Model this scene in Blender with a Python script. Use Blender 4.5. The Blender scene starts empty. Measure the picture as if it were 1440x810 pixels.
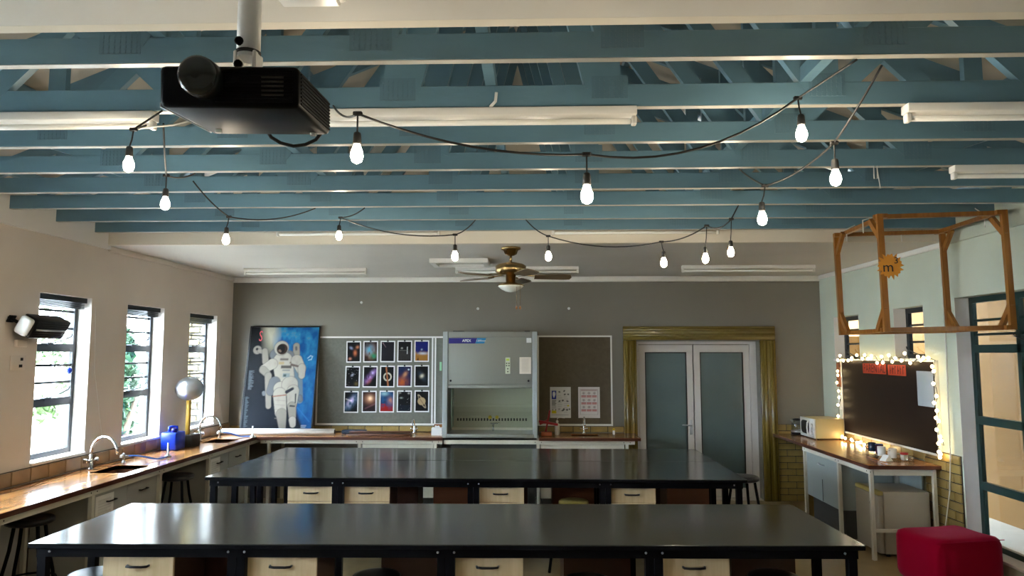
import bpy, bmesh, math, random
import numpy as np
from mathutils import Vector, Matrix
PI = math.pi
random.seed(7); rng = np.random.default_rng(7)
SC = bpy.context.scene
COL = SC.collection

# ------------------------------------------------------------------ camera, sky, sun, exposure
cam_d = bpy.data.cameras.new('camera'); cam_d.sensor_width = 36.0; cam_d.lens = 25.0
cam_d.clip_start = 0.05; cam_d.clip_end = 300
cam = bpy.data.objects.new('camera', cam_d); COL.objects.link(cam)
cam.location = (0, 0, 1.978)
cam.rotation_euler = (math.radians(90 + 5.256), 0, math.radians(1.711))
SC.camera = cam

world = bpy.data.worlds.new('world'); SC.world = world; world.use_nodes = True
wn = world.node_tree.nodes; wl = world.node_tree.links
for n in list(wn): wn.remove(n)
w_out = wn.new('ShaderNodeOutputWorld'); w_bg = wn.new('ShaderNodeBackground')
w_bg.inputs[0].default_value = (0.70, 0.86, 1.0, 1); w_bg.inputs[1].default_value = 15.0
wl.new(w_bg.outputs[0], w_out.inputs[0])

sun_d = bpy.data.lights.new('sun', 'SUN'); sun_d.energy = 6.0; sun_d.angle = math.radians(2)
sun_d.color = (1.0, 0.94, 0.84)
sun = bpy.data.objects.new('sun', sun_d); COL.objects.link(sun)
sun.rotation_euler = Vector((0.22, 0.75, -0.85)).to_track_quat('-Z', 'Y').to_euler()

SC.view_settings.view_transform = 'Standard'
SC.view_settings.look = 'None'
SC.view_settings.gamma = 1.0
SC.view_settings.use_curve_mapping = False
SC.view_settings.exposure = 1.85

# ------------------------------------------------------------------ materials
MATS = {}
def srgb(r, g, b):
    f = lambda c: (c/12.92 if c <= 0.04045 else ((c+0.055)/1.055)**2.4)
    return (f(r/255), f(g/255), f(b/255))
def mat(name, col, rough=0.5, metal=0.0, noise=0.0, nscale=8.0, bump=0.0, bscale=60.0, emit=None, es=0.0, spec=None, coat=0.0, sheen=0.0, stretch=None, col2=None):
    if name in MATS: return MATS[name]
    m = bpy.data.materials.new(name); m.use_nodes = True
    nt = m.node_tree; b = nt.nodes['Principled BSDF']
    b.inputs['Base Color'].default_value = (*col, 1); b.inputs['Roughness'].default_value = rough
    b.inputs['Metallic'].default_value = metal
    if spec is not None: b.inputs['Specular IOR Level'].default_value = spec
    if coat: b.inputs['Coat Weight'].default_value = coat; b.inputs['Coat Roughness'].default_value = 0.08
    if sheen: b.inputs['Sheen Weight'].default_value = sheen; b.inputs['Sheen Roughness'].default_value = 0.4
    if emit: b.inputs['Emission Color'].default_value = (*emit, 1); b.inputs['Emission Strength'].default_value = es
    if noise or bump:
        tc = nt.nodes.new('ShaderNodeTexCoord'); mp = nt.nodes.new('ShaderNodeMapping')
        if stretch: mp.inputs['Scale'].default_value = stretch
        nt.links.new(tc.outputs['Object'], mp.inputs['Vector'])
    if noise:
        nz = nt.nodes.new('ShaderNodeTexNoise'); nz.inputs['Scale'].default_value = nscale; nz.inputs['Detail'].default_value = 5
        nt.links.new(mp.outputs[0], nz.inputs['Vector'])
        cr = nt.nodes.new('ShaderNodeValToRGB')
        c2 = col2 if col2 else tuple(c*(1+noise) for c in col)
        c1 = tuple(c*(1-noise) for c in col)
        cr.color_ramp.elements[0].position = 0.3; cr.color_ramp.elements[1].position = 0.7
        cr.color_ramp.elements[0].color = (*c1, 1); cr.color_ramp.elements[1].color = (*c2, 1)
        nt.links.new(nz.outputs[0], cr.inputs[0]); nt.links.new(cr.outputs[0], b.inputs['Base Color'])
    if bump:
        n2 = nt.nodes.new('ShaderNodeTexNoise'); n2.inputs['Scale'].default_value = bscale; n2.inputs['Detail'].default_value = 3
        nt.links.new(mp.outputs[0], n2.inputs['Vector'])
        bp = nt.nodes.new('ShaderNodeBump'); bp.inputs['Strength'].default_value = bump; bp.inputs['Distance'].default_value = 0.01
        nt.links.new(n2.outputs[0], bp.inputs['Height']); nt.links.new(bp.outputs[0], b.inputs['Normal'])
    MATS[name] = m
    return m

def wood_mat(name, c1, c2, rough, axis='Y', staves=True, spec=0.5, sw=0.06, sl=0.5):
    """wood: grain along one axis, glued staves as a colour pattern"""
    m = bpy.data.materials.new(name); m.use_nodes = True; nt = m.node_tree; b = nt.nodes['Principled BSDF']
    b.inputs['Roughness'].default_value = rough; b.inputs['Specular IOR Level'].default_value = spec
    tc = nt.nodes.new('ShaderNodeTexCoord'); mp = nt.nodes.new('ShaderNodeMapping')
    nt.links.new(tc.outputs['Object'], mp.inputs['Vector'])
    if axis == 'Y': mp.inputs['Rotation'].default_value = (0, 0, PI/2)
    if axis == 'Z': mp.inputs['Rotation'].default_value = (0, PI/2, 0)
    m2 = nt.nodes.new('ShaderNodeMapping'); m2.inputs['Scale'].default_value = (1.2, 22, 22)
    nt.links.new(mp.outputs[0], m2.inputs['Vector'])
    nz = nt.nodes.new('ShaderNodeTexNoise'); nz.inputs['Scale'].default_value = 1.6; nz.inputs['Detail'].default_value = 6
    nt.links.new(m2.outputs[0], nz.inputs['Vector'])
    cr = nt.nodes.new('ShaderNodeValToRGB'); cr.color_ramp.elements[0].position = 0.3; cr.color_ramp.elements[1].position = 0.72
    cr.color_ramp.elements[0].color = (*c1, 1); cr.color_ramp.elements[1].color = (*c2, 1)
    nt.links.new(nz.outputs[0], cr.inputs[0])
    out = cr.outputs[0]
    if staves:
        bk = nt.nodes.new('ShaderNodeTexBrick'); bk.inputs['Scale'].default_value = 1.0
        bk.inputs['Brick Width'].default_value = sl; bk.inputs['Row Height'].default_value = sw; bk.inputs['Mortar Size'].default_value = 0.0
        bk.inputs['Color1'].default_value = (0.72, 0.72, 0.72, 1); bk.inputs['Color2'].default_value = (1.15, 1.15, 1.15, 1)
        nt.links.new(mp.outputs[0], bk.inputs['Vector'])
        mx = nt.nodes.new('ShaderNodeMix'); mx.data_type = 'RGBA'; mx.blend_type = 'MULTIPLY'; mx.inputs[0].default_value = 1.0
        nt.links.new(out, mx.inputs[6]); nt.links.new(bk.outputs[0], mx.inputs[7]); out = mx.outputs[2]
    nt.links.new(out, b.inputs['Base Color'])
    MATS[name] = m
    return m

def glass_mat(name, tint=(1, 1, 1), refl=0.06, rough=0.02):
    m = bpy.data.materials.new(name); m.use_nodes = True; nt = m.node_tree
    for n in list(nt.nodes): nt.nodes.remove(n)
    o = nt.nodes.new('ShaderNodeOutputMaterial'); mx = nt.nodes.new('ShaderNodeMixShader'); tr = nt.nodes.new('ShaderNodeBsdfTransparent')
    gl = nt.nodes.new('ShaderNodeBsdfGlossy'); 
    tr.inputs[0].default_value = (*tint, 1); gl.inputs['Roughness'].default_value = rough
    mx.inputs[0].default_value = refl; nt.links.new(tr.outputs[0], mx.inputs[1]); nt.links.new(gl.outputs[0], mx.inputs[2])
    nt.links.new(mx.outputs[0], o.inputs[0]); MATS[name] = m
    return m

M_wallL = mat('wall_paint_warm', (0.67, 0.60, 0.53), 0.7, noise=0.05, nscale=1.3, bump=0.08, bscale=45)
M_wallR = mat('wall_paint_green', (0.52, 0.56, 0.46), 0.65, noise=0.05, nscale=1.5, bump=0.08, bscale=45)
M_wallB = mat('wall_paint_grey', (0.180, 0.168, 0.134), 0.6, noise=0.05, nscale=1.2, bump=0.06, bscale=45)
M_ceil = mat('ceiling_paint', (0.58, 0.55, 0.50), 0.7, noise=0.05, nscale=1.0, bump=0.04, bscale=30)
M_floor = mat('vinyl_floor', (0.30, 0.215, 0.10), 0.28, noise=0.14, nscale=5)
M_blue = mat('beam_blue_paint', (0.118, 0.22, 0.285), 0.34, noise=0.16, nscale=3.0, bump=0.12, bscale=40, stretch=(0.4, 1, 1))
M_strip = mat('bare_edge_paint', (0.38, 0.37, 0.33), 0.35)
M_plate = mat('nail_plate_paint', (0.10, 0.185, 0.24), 0.4)
M_roof = mat('roof_board_beige', (0.46, 0.41, 0.33), 0.7)
M_gable = mat('gable_paint', (0.68, 0.62, 0.52), 0.8)
M_reveal = mat('reveal_white', (0.72, 0.70, 0.68), 0.6)
M_white = mat('white_enamel', (0.74, 0.72, 0.68), 0.35)
M_plastic_w = mat('white_plastic', (0.70, 0.69, 0.65), 0.35)
M_tube = mat('tube_glass', (0.85, 0.84, 0.80), 0.2)
M_black = mat('black_plastic', (0.006, 0.007, 0.009), 0.3, spec=0.3)
M_blackm = mat('black_steel', (0.003, 0.0033, 0.005), 0.5, spec=0.08)
M_rubber = mat('black_rubber', (0.012, 0.012, 0.012), 0.6)
M_seatblk = mat('black_seat', (0.014, 0.015, 0.018), 0.3)
M_top = mat('slate_laminate', (0.034, 0.036, 0.030), 0.15, noise=0.06, nscale=3, spec=0.6)
M_maple = wood_mat('maple_laminate', (0.52, 0.39, 0.22), (0.62, 0.48, 0.30), 0.4, 'Z', staves=False)
M_maroon = mat('maroon_laminate', (0.060, 0.012, 0.007), 0.4)
M_maroon_lit = mat('maroon_laminate_lit', (0.17, 0.05, 0.018), 0.4)  # maroon laminate with light put into its colour, for the middle table's rear units
M_wood = wood_mat('worktop_wood', (0.36, 0.15, 0.045), (0.50, 0.24, 0.085), 0.18, 'Y', True, 0.6)
M_woodX = wood_mat('worktop_wood_across', (0.34, 0.13, 0.04), (0.48, 0.22, 0.075), 0.2, 'X', True, 0.6)
M_woodedge = mat('worktop_edge', (0.075, 0.020, 0.009), 0.35)
M_cab = mat('cabinet_grey', (0.36, 0.36, 0.32), 0.45)
M_cabR = mat('cabinet_bluegrey', (0.33, 0.38, 0.37), 0.4)
M_cream = mat('cream_steel', (0.60, 0.57, 0.47), 0.4)
M_dark = mat('dark_void_board', (0.05, 0.05, 0.045), 0.7)
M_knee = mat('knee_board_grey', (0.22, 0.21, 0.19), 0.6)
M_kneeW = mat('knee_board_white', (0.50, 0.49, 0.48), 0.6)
M_steel = mat('chrome', (0.75, 0.76, 0.78), 0.12, metal=1.0)
M_steelb = mat('brushed_steel', (0.50, 0.52, 0.54), 0.3, metal=1.0)
M_brass = mat('antique_brass', (0.40, 0.28, 0.13), 0.25, metal=1.0)
M_fanw = mat('fan_blade_wood', (0.13, 0.085, 0.04), 0.4, noise=0.2, nscale=6)
M_frost = mat('frosted_glass', (0.085, 0.125, 0.125), 0.16, noise=0.08, nscale=1.5, spec=0.6)
M_alu = mat('white_aluminium', (0.58, 0.55, 0.52), 0.35)
M_mustard = mat('mustard_gloss', (0.155, 0.110, 0.022), 0.2, spec=0.6)
M_pin = mat('pinboard_felt', (0.145, 0.145, 0.118), 0.9, noise=0.10, nscale=30, bump=0.1, bscale=300)
M_pin2 = mat('pinboard_felt_dark', (0.105, 0.085, 0.052), 0.85, noise=0.10, nscale=20, bump=0.1, bscale=300)
M_alupin = mat('pale_aluminium', (0.72, 0.71, 0.66), 0.35)
M_hood = mat('hood_grey', (0.235, 0.238, 0.205), 0.4)
M_hoodL = mat('hood_pale', (0.33, 0.36, 0.35), 0.4)
M_brick = mat('glazed_brick', (0.30, 0.21, 0.065), 0.3, noise=0.25, nscale=4, spec=0.5)
M_brickB = mat('tan_brick', (0.30, 0.19, 0.095), 0.35, noise=0.22, nscale=4)
M_mortar = mat('mortar', (0.05, 0.042, 0.03), 0.9)
M_board = mat('brown_board', (0.014, 0.006, 0.0035), 0.55, spec=0.25, noise=0.12, nscale=3)
M_pine = wood_mat('pine_timber', (0.21, 0.075, 0.009), (0.32, 0.13, 0.018), 0.4, 'Z', staves=False)
M_star = mat('orange_card', (0.60, 0.24, 0.02), 0.6)
M_red = mat('red_fabric', (0.30, 0.0008, 0.020), 0.95, bump=0.2, bscale=350, spec=0.05, sheen=0.35)
M_red.node_tree.nodes['Principled BSDF'].inputs['Sheen Tint'].default_value = (1.0, 0.25, 0.45, 1)
M_winblk = mat('window_steel', (0.006, 0.012, 0.020), 0.35)
M_wingrn = mat('window_steel_green', (0.006, 0.030, 0.028), 0.35)
M_glass = glass_mat('window_glass')
M_hoodglass = glass_mat('hood_glass', (0.90, 0.93, 0.90), refl=0.08)
M_clear = glass_mat('clear_plastic', (0.93, 0.93, 0.90))
M_bluepl = mat('blue_plastic', (0.004, 0.030, 0.38), 0.3)
M_hose = mat('blue_hose', (0.03, 0.13, 0.55), 0.35)
M_yellow = mat('yellow_plastic', (0.60, 0.42, 0.01), 0.35)
M_redpl = mat('red_plastic', (0.30, 0.006, 0.010), 0.35)
M_paper = mat('paper', (0.72, 0.72, 0.70), 0.7)
M_bulb = mat('warm_bulb', (1, 0.9, 0.7), 0.3, emit=(1.0, 0.84, 0.62), es=72.0)
M_fairy = mat('fairy_bulb', (1, 0.9, 0.7), 0.3, emit=(1.0, 0.74, 0.36), es=6.0)
M_bowl = mat('opal_glass', (0.75, 0.78, 0.74), 0.25)
M_sink = mat('sink_brown', (0.10, 0.035, 0.018), 0.3)
M_mw = mat('microwave_cream', (0.62, 0.50, 0.24), 0.35)
M_fridgetop = mat('fridge_top_yellow', (0.42, 0.34, 0.10), 0.5)
M_fridge = mat('fridge_white', (0.42, 0.38, 0.29), 0.4)
M_navy = mat('navy_vinyl', (0.003, 0.002, 0.18), 0.4)
M_cyan = mat('cyan_vinyl', (0.0, 0.18, 0.42), 0.4)
M_lime = mat('lcd_lime', (0.45, 0.60, 0.06), 0.4)
M_signred = mat('orange_red_card', (0.40, 0.035, 0.006), 0.7)
M_signdark = mat('dark_red_ink', (0.10, 0.008, 0.006), 0.7)
M_ink = mat('dark_ink', (0.02, 0.02, 0.02), 0.7)
M_tan = mat('tan_card', (0.30, 0.10, 0.04), 0.8)
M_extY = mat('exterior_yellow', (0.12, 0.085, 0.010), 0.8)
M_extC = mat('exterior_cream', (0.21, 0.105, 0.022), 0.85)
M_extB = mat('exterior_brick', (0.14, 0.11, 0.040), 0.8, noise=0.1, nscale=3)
M_ground = mat('garden_paving', (0.45, 0.43, 0.38), 0.9, noise=0.1, nscale=1)
M_bark = mat('bark', (0.09, 0.07, 0.05), 0.9, noise=0.3, nscale=10)
M_leafA = mat('leaf_light', (0.020, 0.055, 0.005), 0.5)
M_leafB = mat('leaf_dark', (0.006, 0.040, 0.014), 0.5)
M_poly = mat('bottle_white', (0.62, 0.62, 0.56), 0.3)

# print: colour comes from the mesh's own ink attribute
m = bpy.data.materials.new('printed_ink'); m.use_nodes = True; nt = m.node_tree; b = nt.nodes['Principled BSDF']
at = nt.nodes.new('ShaderNodeAttribute'); at.attribute_name = 'ink'; nt.links.new(at.outputs['Color'], b.inputs['Base Color'])
b.inputs['Roughness'].default_value = 0.5; b.inputs['Specular IOR Level'].default_value = 0.15; M_print = m

# ------------------------------------------------------------------ mesh builder
class MB:
    def __init__(s): s.v = []; s.f = []; s.sm = []
    def add(s, vs, fs, smooth=False):
        o = len(s.v); s.v += [tuple(v) for v in vs]
        for i, f in enumerate(fs):
            s.f.append(tuple(o+k for k in f)); s.sm.append(smooth if isinstance(smooth, bool) else smooth[i])
        return s
    def box(s, x0, x1, y0, y1, z0, z1):
        x0, x1 = min(x0, x1), max(x0, x1); y0, y1 = min(y0, y1), max(y0, y1); z0, z1 = min(z0, z1), max(z0, z1)
        v = [(x0,y0,z0),(x1,y0,z0),(x1,y1,z0),(x0,y1,z0),(x0,y0,z1),(x1,y0,z1),(x1,y1,z1),(x0,y1,z1)]
        return s.add(v, [(0,3,2,1),(4,5,6,7),(0,1,5,4),(1,2,6,5),(2,3,7,6),(3,0,4,7)])
    def rbox(s, x0, x1, y0, y1, z0, z1, r=0.01, seg=2):
        bm = bmesh.new(); bmesh.ops.create_cube(bm, size=1)
        for v in bm.verts: v.co = Vector(((x0+x1)/2+v.co.x*(x1-x0), (y0+y1)/2+v.co.y*(y1-y0), (z0+z1)/2+v.co.z*(z1-z0)))
        bmesh.ops.bevel(bm, geom=list(bm.edges), offset=r, segments=seg, profile=0.5, affect='EDGES')
        bm.verts.index_update(); vs = [v.co[:] for v in bm.verts]; fs = [tuple(v.index for v in f.verts) for f in bm.faces]
        areas = [f.calc_area() for f in bm.faces]; bm.free()
        return s.add(vs, fs, seg > 1)
    def bar(s, p, q, w, h, up=(0, 0, 1), ext=0.0):
        """rectangular bar from p to q: w across, h along 'up'"""
        p = Vector(p); q = Vector(q); d = (q-p).normalized(); p = p-d*ext; q = q+d*ext
        sd = d.cross(Vector(up))
        if sd.length < 1e-5: sd = d.cross(Vector((1, 0, 0)))
        sd.normalize(); u = sd.cross(d).normalized()
        vs = []
        for c in (p, q):
            for a, b_ in ((-1,-1),(1,-1),(1,1),(-1,1)): vs.append(c + sd*(a*w/2) + u*(b_*h/2))
        return s.add(vs, [(0,1,2,3),(7,6,5,4),(0,4,5,1),(1,5,6,2),(2,6,7,3),(3,7,4,0)])
    def tube(s, pts, r, n=8, caps=True):
        pts = [Vector(p) for p in pts]; rs = r if isinstance(r, (list, tuple)) else [r]*len(pts)
        o = len(s.v); prev = None; vs = []; fs = []
        for i, p in enumerate(pts):
            t = (pts[min(i+1, len(pts)-1)] - pts[max(i-1, 0)])
            if t.length < 1e-9: t = Vector((0, 0, 1))
            t.normalize()
            if prev is None:
                a = t.cross(Vector((0, 0, 1)));
                if a.length < 1e-3: a = t.cross(Vector((1, 0, 0)))
            else: a = prev - t*prev.dot(t)
            if a.length < 1e-6: a = t.orthogonal()
            a.normalize(); prev = a; bb = t.cross(a)
            for k in range(n):
                th = 2*PI*k/n; vs.append(p + (a*math.cos(th)+bb*math.sin(th))*rs[i])
        for i in range(len(pts)-1):
            for k in range(n):
                k2 = (k+1) % n; fs.append((i*n+k, i*n+k2, (i+1)*n+k2, (i+1)*n+k))
        sm = [True]*len(fs)
        if caps: fs += [tuple(range(n-1, -1, -1)), tuple((len(pts)-1)*n+k for k in range(n))]; sm += [False, False]
        return s.add(vs, fs, sm)
    def lathe(s, prof, n=20, c=(0, 0, 0), axis='Z'):
        """prof: list of (radius, height); closed at both ends"""
        vs = []; fs = []
        for r, h in prof:
            for k in range(n):
                th = 2*PI*k/n; a, b_ = r*math.cos(th), r*math.sin(th)
                p = (a, b_, h) if axis == 'Z' else ((h, a, b_) if axis == 'X' else (a, -h, b_) if axis == '-Y' else (b_, h, a))
                vs.append((p[0]+c[0], p[1]+c[1], p[2]+c[2]))
        for i in range(len(prof)-1):
            for k in range(n):
                k2 = (k+1) % n; fs.append((i*n+k, i*n+k2, (i+1)*n+k2, (i+1)*n+k))
        sm = [True]*len(fs)
        fs += [tuple(range(n-1, -1, -1)), tuple((len(prof)-1)*n+k for k in range(n))]; sm += [False, False]
        return s.add(vs, fs, sm)
    def prism(s, poly, h0, h1, plane='XY'):
        """extrude a 2-D polygon (counter-clockwise) between h0 and h1"""
        n = len(poly)
        def P(a, b_, h): return (a, b_, h) if plane == 'XY' else ((a, h, b_) if plane == 'XZ' else (h, a, b_))
        vs = [P(a, b_, h0) for a, b_ in poly] + [P(a, b_, h1) for a, b_ in poly]
        fs = [tuple(range(n-1, -1, -1)), tuple(range(n, 2*n))] + [(i, (i+1) % n, n+(i+1) % n, n+i) for i in range(n)]
        if plane == 'XZ': fs = [f[::-1] for f in fs]
        return s.add(vs, fs)
    def mesh(s, name):
        me = bpy.data.meshes.new(name); me.from_pydata(s.v, [], s.f); me.polygons.foreach_set('use_smooth', s.sm); me.update()
        return me
def box(*a): return MB().box(*a)
def rbox(*a, **k): return MB().rbox(*a, **k)
def tube(*a, **k): return MB().tube(*a, **k)

def link(name, me, m, parent=None, loc=(0, 0, 0)):
    o = bpy.data.objects.new(name, me); COL.objects.link(o); o.location = loc
    if m is not None and me is not None and len(me.materials) == 0: me.materials.append(m)
    if parent is not None: o.parent = parent
    return o
def part(name, mb, m, parent, label=None, loc=(0, 0, 0)):
    me = mb.mesh(name) if isinstance(mb, MB) else mb
    o = link(name, me, m, parent, loc)
    if label: o['label'] = label
    return o
def tag(o, label, cat, group=None):
    o['label'] = label; o['category'] = cat
    if group: o['group'] = group
    return o
def thing(name, label, cat, loc=(0, 0, 0), rz=0.0, group=None, rot=None):
    o = bpy.data.objects.new(name, None); COL.objects.link(o); o.empty_display_size = 0.1
    o.location = loc; o.rotation_euler = rot if rot else (0, 0, rz)
    return tag(o, label, cat, group)
def single(name, mb, m, label, cat, loc=(0, 0, 0), rz=0.0, group=None):
    o = part(name, mb, m, None); o.location = loc; o.rotation_euler = (0, 0, rz)
    return tag(o, label, cat, group)
def struct(name, mb, m, parent=None):
    o = part(name, mb, m, parent)
    if parent is None: o['kind'] = 'structure'
    return o
def copy_tree(o, parent=None):
    c = o.copy(); COL.objects.link(c); c.parent = parent
    for ch in list(o.children): copy_tree(ch, c)
    return c
def text_mesh(txt, size, extrude=0.001, align='CENTER', shear=0.0, bold=0.0):
    cu = bpy.data.curves.new('lettering', 'FONT'); cu.body = txt; cu.size = size; cu.extrude = extrude
    cu.align_x = align; cu.align_y = 'CENTER'; cu.shear = shear; cu.offset = bold; cu.resolution_u = 3
    ob = bpy.data.objects.new('lettering', cu); COL.objects.link(ob)
    dg = bpy.context.evaluated_depsgraph_get(); me = bpy.data.meshes.new_from_object(ob.evaluated_get(dg))
    bpy.data.objects.remove(ob); bpy.data.curves.remove(cu)
    return me
def place_text(me, name, m, parent, loc, rot, label=None):
    me.materials.clear(); me.materials.append(m)
    o = link(name, me, None, parent, loc); o.rotation_euler = rot
    if label: o['label'] = label
    return o

# --- flat print drawn as ink on a fine grid
class Canvas:
    def __init__(s, w, h, nx, ny, bg=(0, 0, 0)):
        s.w, s.h, s.nx, s.ny = w, h, nx, ny
        s.U, s.V = np.meshgrid(np.linspace(0, 1, nx), np.linspace(0, 1, ny))   # V from the top down
        s.c = np.zeros((ny, nx, 3)); s.c[:] = srgb(*bg)
    def put(s, mask, col, a=1.0):
        k = (np.clip(mask, 0, 1)*a)[..., None]; s.c = s.c*(1-k) + np.array(srgb(*col))*k; return s
    def glow(s, mask, col, a=1.0):
        s.c = s.c + (np.clip(mask, 0, 1)*a)[..., None]*np.array(srgb(*col)); return s
    def ell(s, u, v, ru, rv, rot=0.0, soft=0.15):
        asp = s.h/s.w; c, n = math.cos(rot), math.sin(rot); X = s.U-u; Y = (s.V-v)*asp
        d = np.sqrt(((X*c+Y*n)/ru)**2 + ((-X*n+Y*c)/(rv*asp))**2); return np.clip((1-d)/soft+0.5, 0, 1)
    def fuzzy(s, u, v, ru, rv, rot=0.0):
        asp = s.h/s.w; c, n = math.cos(rot), math.sin(rot); X = s.U-u; Y = (s.V-v)*asp
        return np.exp(-(((X*c+Y*n)/ru)**2 + ((-X*n+Y*c)/(rv*asp))**2))
    def cap(s, u0, v0, u1, v1, r0, r1=None, soft=0.012):
        asp = s.h/s.w; r1 = r0 if r1 is None else r1
        px, py, ax, ay = s.U-u0, (s.V-v0)*asp, u1-u0, (v1-v0)*asp
        t = np.clip((px*ax+py*ay)/max(ax*ax+ay*ay, 1e-9), 0, 1); d = np.hypot(px-t*ax, py-t*ay)-(r0+(r1-r0)*t)
        return np.clip(0.5-d/soft, 0, 1)
    def rect(s, u0, v0, u1, v1, soft=0.004):
        return np.clip((s.U-u0)/soft+.5, 0, 1)*np.clip((u1-s.U)/soft+.5, 0, 1)*np.clip((s.V-v0)/soft+.5, 0, 1)*np.clip((v1-s.V)/soft+.5, 0, 1)
    def noise(s, k, seed):
        r = np.random.default_rng(seed); out = np.zeros_like(s.U); amp = 1.0
        for o in range(4):
            n = k*2**o; g = r.random((n+2, n+2)); x = s.U*n; y = s.V*n; i = x.astype(int); j = y.astype(int); fx = x-i; fy = y-j
            fx = fx*fx*(3-2*fx); fy = fy*fy*(3-2*fy)
            out += amp*(g[j, i]*(1-fx)*(1-fy)+g[j, i+1]*fx*(1-fy)+g[j+1, i]*(1-fx)*fy+g[j+1, i+1]*fx*fy); amp *= 0.5
        return out/1.875
    def stars(s, n, seed, a=0.8):
        r = np.random.default_rng(seed)
        for i in range(n): s.c[r.integers(0, s.ny), r.integers(0, s.nx)] += a*r.random()
        return s
    def mesh(s, name):
        """grid in the local XZ plane, facing -Y, lower left corner at the origin"""
        nx, ny = s.nx, s.ny; vs = np.zeros((ny*nx, 3)); vs[:, 0] = (s.U*s.w).ravel(); vs[:, 2] = ((1-s.V)*s.h).ravel()
        idx = np.arange(nx*ny).reshape(ny, nx)
        fs = np.stack([idx[1:, :-1], idx[1:, 1:], idx[:-1, 1:], idx[:-1, :-1]], -1).reshape(-1, 4)
        me = bpy.data.meshes.new(name); me.from_pydata(vs.tolist(), [], fs.tolist())
        at = me.attributes.new('ink', 'FLOAT_COLOR', 'POINT')
        rgba = np.ones((nx*ny, 4), np.float32); rgba[:, :3] = np.clip(s.c, 0, 1).reshape(-1, 3); at.data.foreach_set('color', rgba.ravel())
        me.materials.append(M_print); me.update(); return me

# ------------------------------------------------------------------ room dimensions
XL, XR, YB, YF = -4.24, 3.95, 9.90, -2.2
ZC, ZB = 3.045, 3.138            # flat ceiling, underside of the trusses
T = 0.19                         # wall thickness
Y0T, Y1T = 2.24, 6.85            # open roof bay between the two flat ceilings
CTR = (XL+XR)/2

def wall_with_holes(name, x0, x1, ya, yb, z0, z1, holes, m):
    """wall slab spanning x0..x1 thick, along Y, with holes (y0,y1,z0,z1)"""
    mb = MB(); ys = sorted({ya, yb, *[h[0] for h in holes], *[h[1] for h in holes]})
    for a, b_ in zip(ys[:-1], ys[1:]):
        hs = sorted([h for h in holes if h[0] <= a+1e-6 and h[1] >= b_-1e-6], key=lambda h: h[2]); z = z0
        for h in hs:
            if h[2] > z: mb.box(x0, x1, a, b_, z, h[2])
            z = h[3]
        if z < z1: mb.box(x0, x1, a, b_, z, z1)
    return struct(name, mb, m)

LWIN = [(5.97-1.345*k, 6.70-1.345*k, 1.05, 2.505) for k in range(4, 0, -1)] + [(5.97, 6.70, 1.05, 2.505), (7.30, 8.05, 1.04, 2.495), (8.66, 9.42, 1.05, 2.48)]  # first four are out of view, added down the row to light the room
RWIN = [(8.76, 9.48, 1.90, 2.45), (7.32, 7.92, 1.92, 2.465)]
RBIG = [(5.0, 6.78, 0.24, 2.495), (2.4, 4.05, 0.24, 2.495)]  # second opening is out of view, added to bring light from the right
wallL = wall_with_holes('wall_left', XL-T, XL, YF-T, YB+T, 0, ZC+0.35, LWIN, M_wallL)
wallR = wall_with_holes('wall_right', XR, XR+T, YF-T, YB+T, 0, ZC+0.35, RWIN+RBIG, M_wallR)
mb = MB(); DX0, DX1, DZ = 1.42, 3.10, 2.145
mb.box(XL, DX0, YB, YB+T, 0, ZC+0.05); mb.box(DX1, XR, YB, YB+T, 0, ZC+0.05); mb.box(DX0, DX1, YB, YB+T, DZ, ZC+0.05)
wallB = struct('wall_back', mb, M_wallB)
struct('wall_front', box(XL, XR, YF-T, YF, 0, ZC+0.35), M_wallL)
struct('floor', box(XL-T, XR+T, YF-T, YB+T+1.4, -0.12, 0), M_floor)
mb = MB(); mb.box(XL, XR, Y1T+0.051, YB, ZC, ZC+0.05); mb.box(XL, XR, YF, Y0T-0.051, ZC, ZC+0.05)
struct('ceiling', mb, M_ceil)
# gables that close the roof bay, upper side bands, cornice
apex = 4.95; eave = ZC+0.26
gab = [(XL, ZC), (XR, ZC), (XR, eave), (CTR, apex), (XL, eave)]
struct('wall_gable_back', MB().prism(gab, Y1T, Y1T+0.05, 'XZ'), M_gable)
struct('wall_gable_front', MB().prism(gab, Y0T-0.05, Y0T, 'XZ'), M_gable)
struct('trim_1', box(XL, XL+0.035, Y0T, 6.90, 3.01, eave), M_reveal)
struct('trim_2', box(XR-0.035, XR, Y0T, 6.90, 3.01, eave), M_wallR)
struct('trim_3', rbox(XL, XR, YB-0.05, YB, ZC-0.075, ZC, r=0.012), M_white)
struct('trim_4', rbox(XR-0.035, XR, 6.90, YB-0.05, ZC-0.055, ZC, r=0.01), M_white)
struct('trim_5', rbox(XL, XL+0.035, 6.90, YB-0.05, ZC-0.055, ZC, r=0.01), M_wallL)

# roof deck and purlins
roof = thing('roof', 'beige roof boards on blue purlins above the open trusses', 'roof', (CTR, 0, 0))
hw = (XR-XL)/2+0.1; rise = apex-eave; sl = rise/(hw-0.1)
for sgn in (-1, 1):
    part('roof_board', MB().prism([(0, apex+0.02), (sgn*hw, eave-0.02), (sgn*hw, eave+0.02), (0, apex+0.06)][::sgn], Y0T-0.1, Y1T+0.1, 'XZ'), M_roof, roof)
    for k in range(6):
        x = sgn*(0.25+k*0.72); z = apex-abs(x)*sl-0.035
        part('purlin', MB().bar((x, Y0T, z), (x, Y1T, z), 0.05, 0.07), M_blue, roof)

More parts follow.
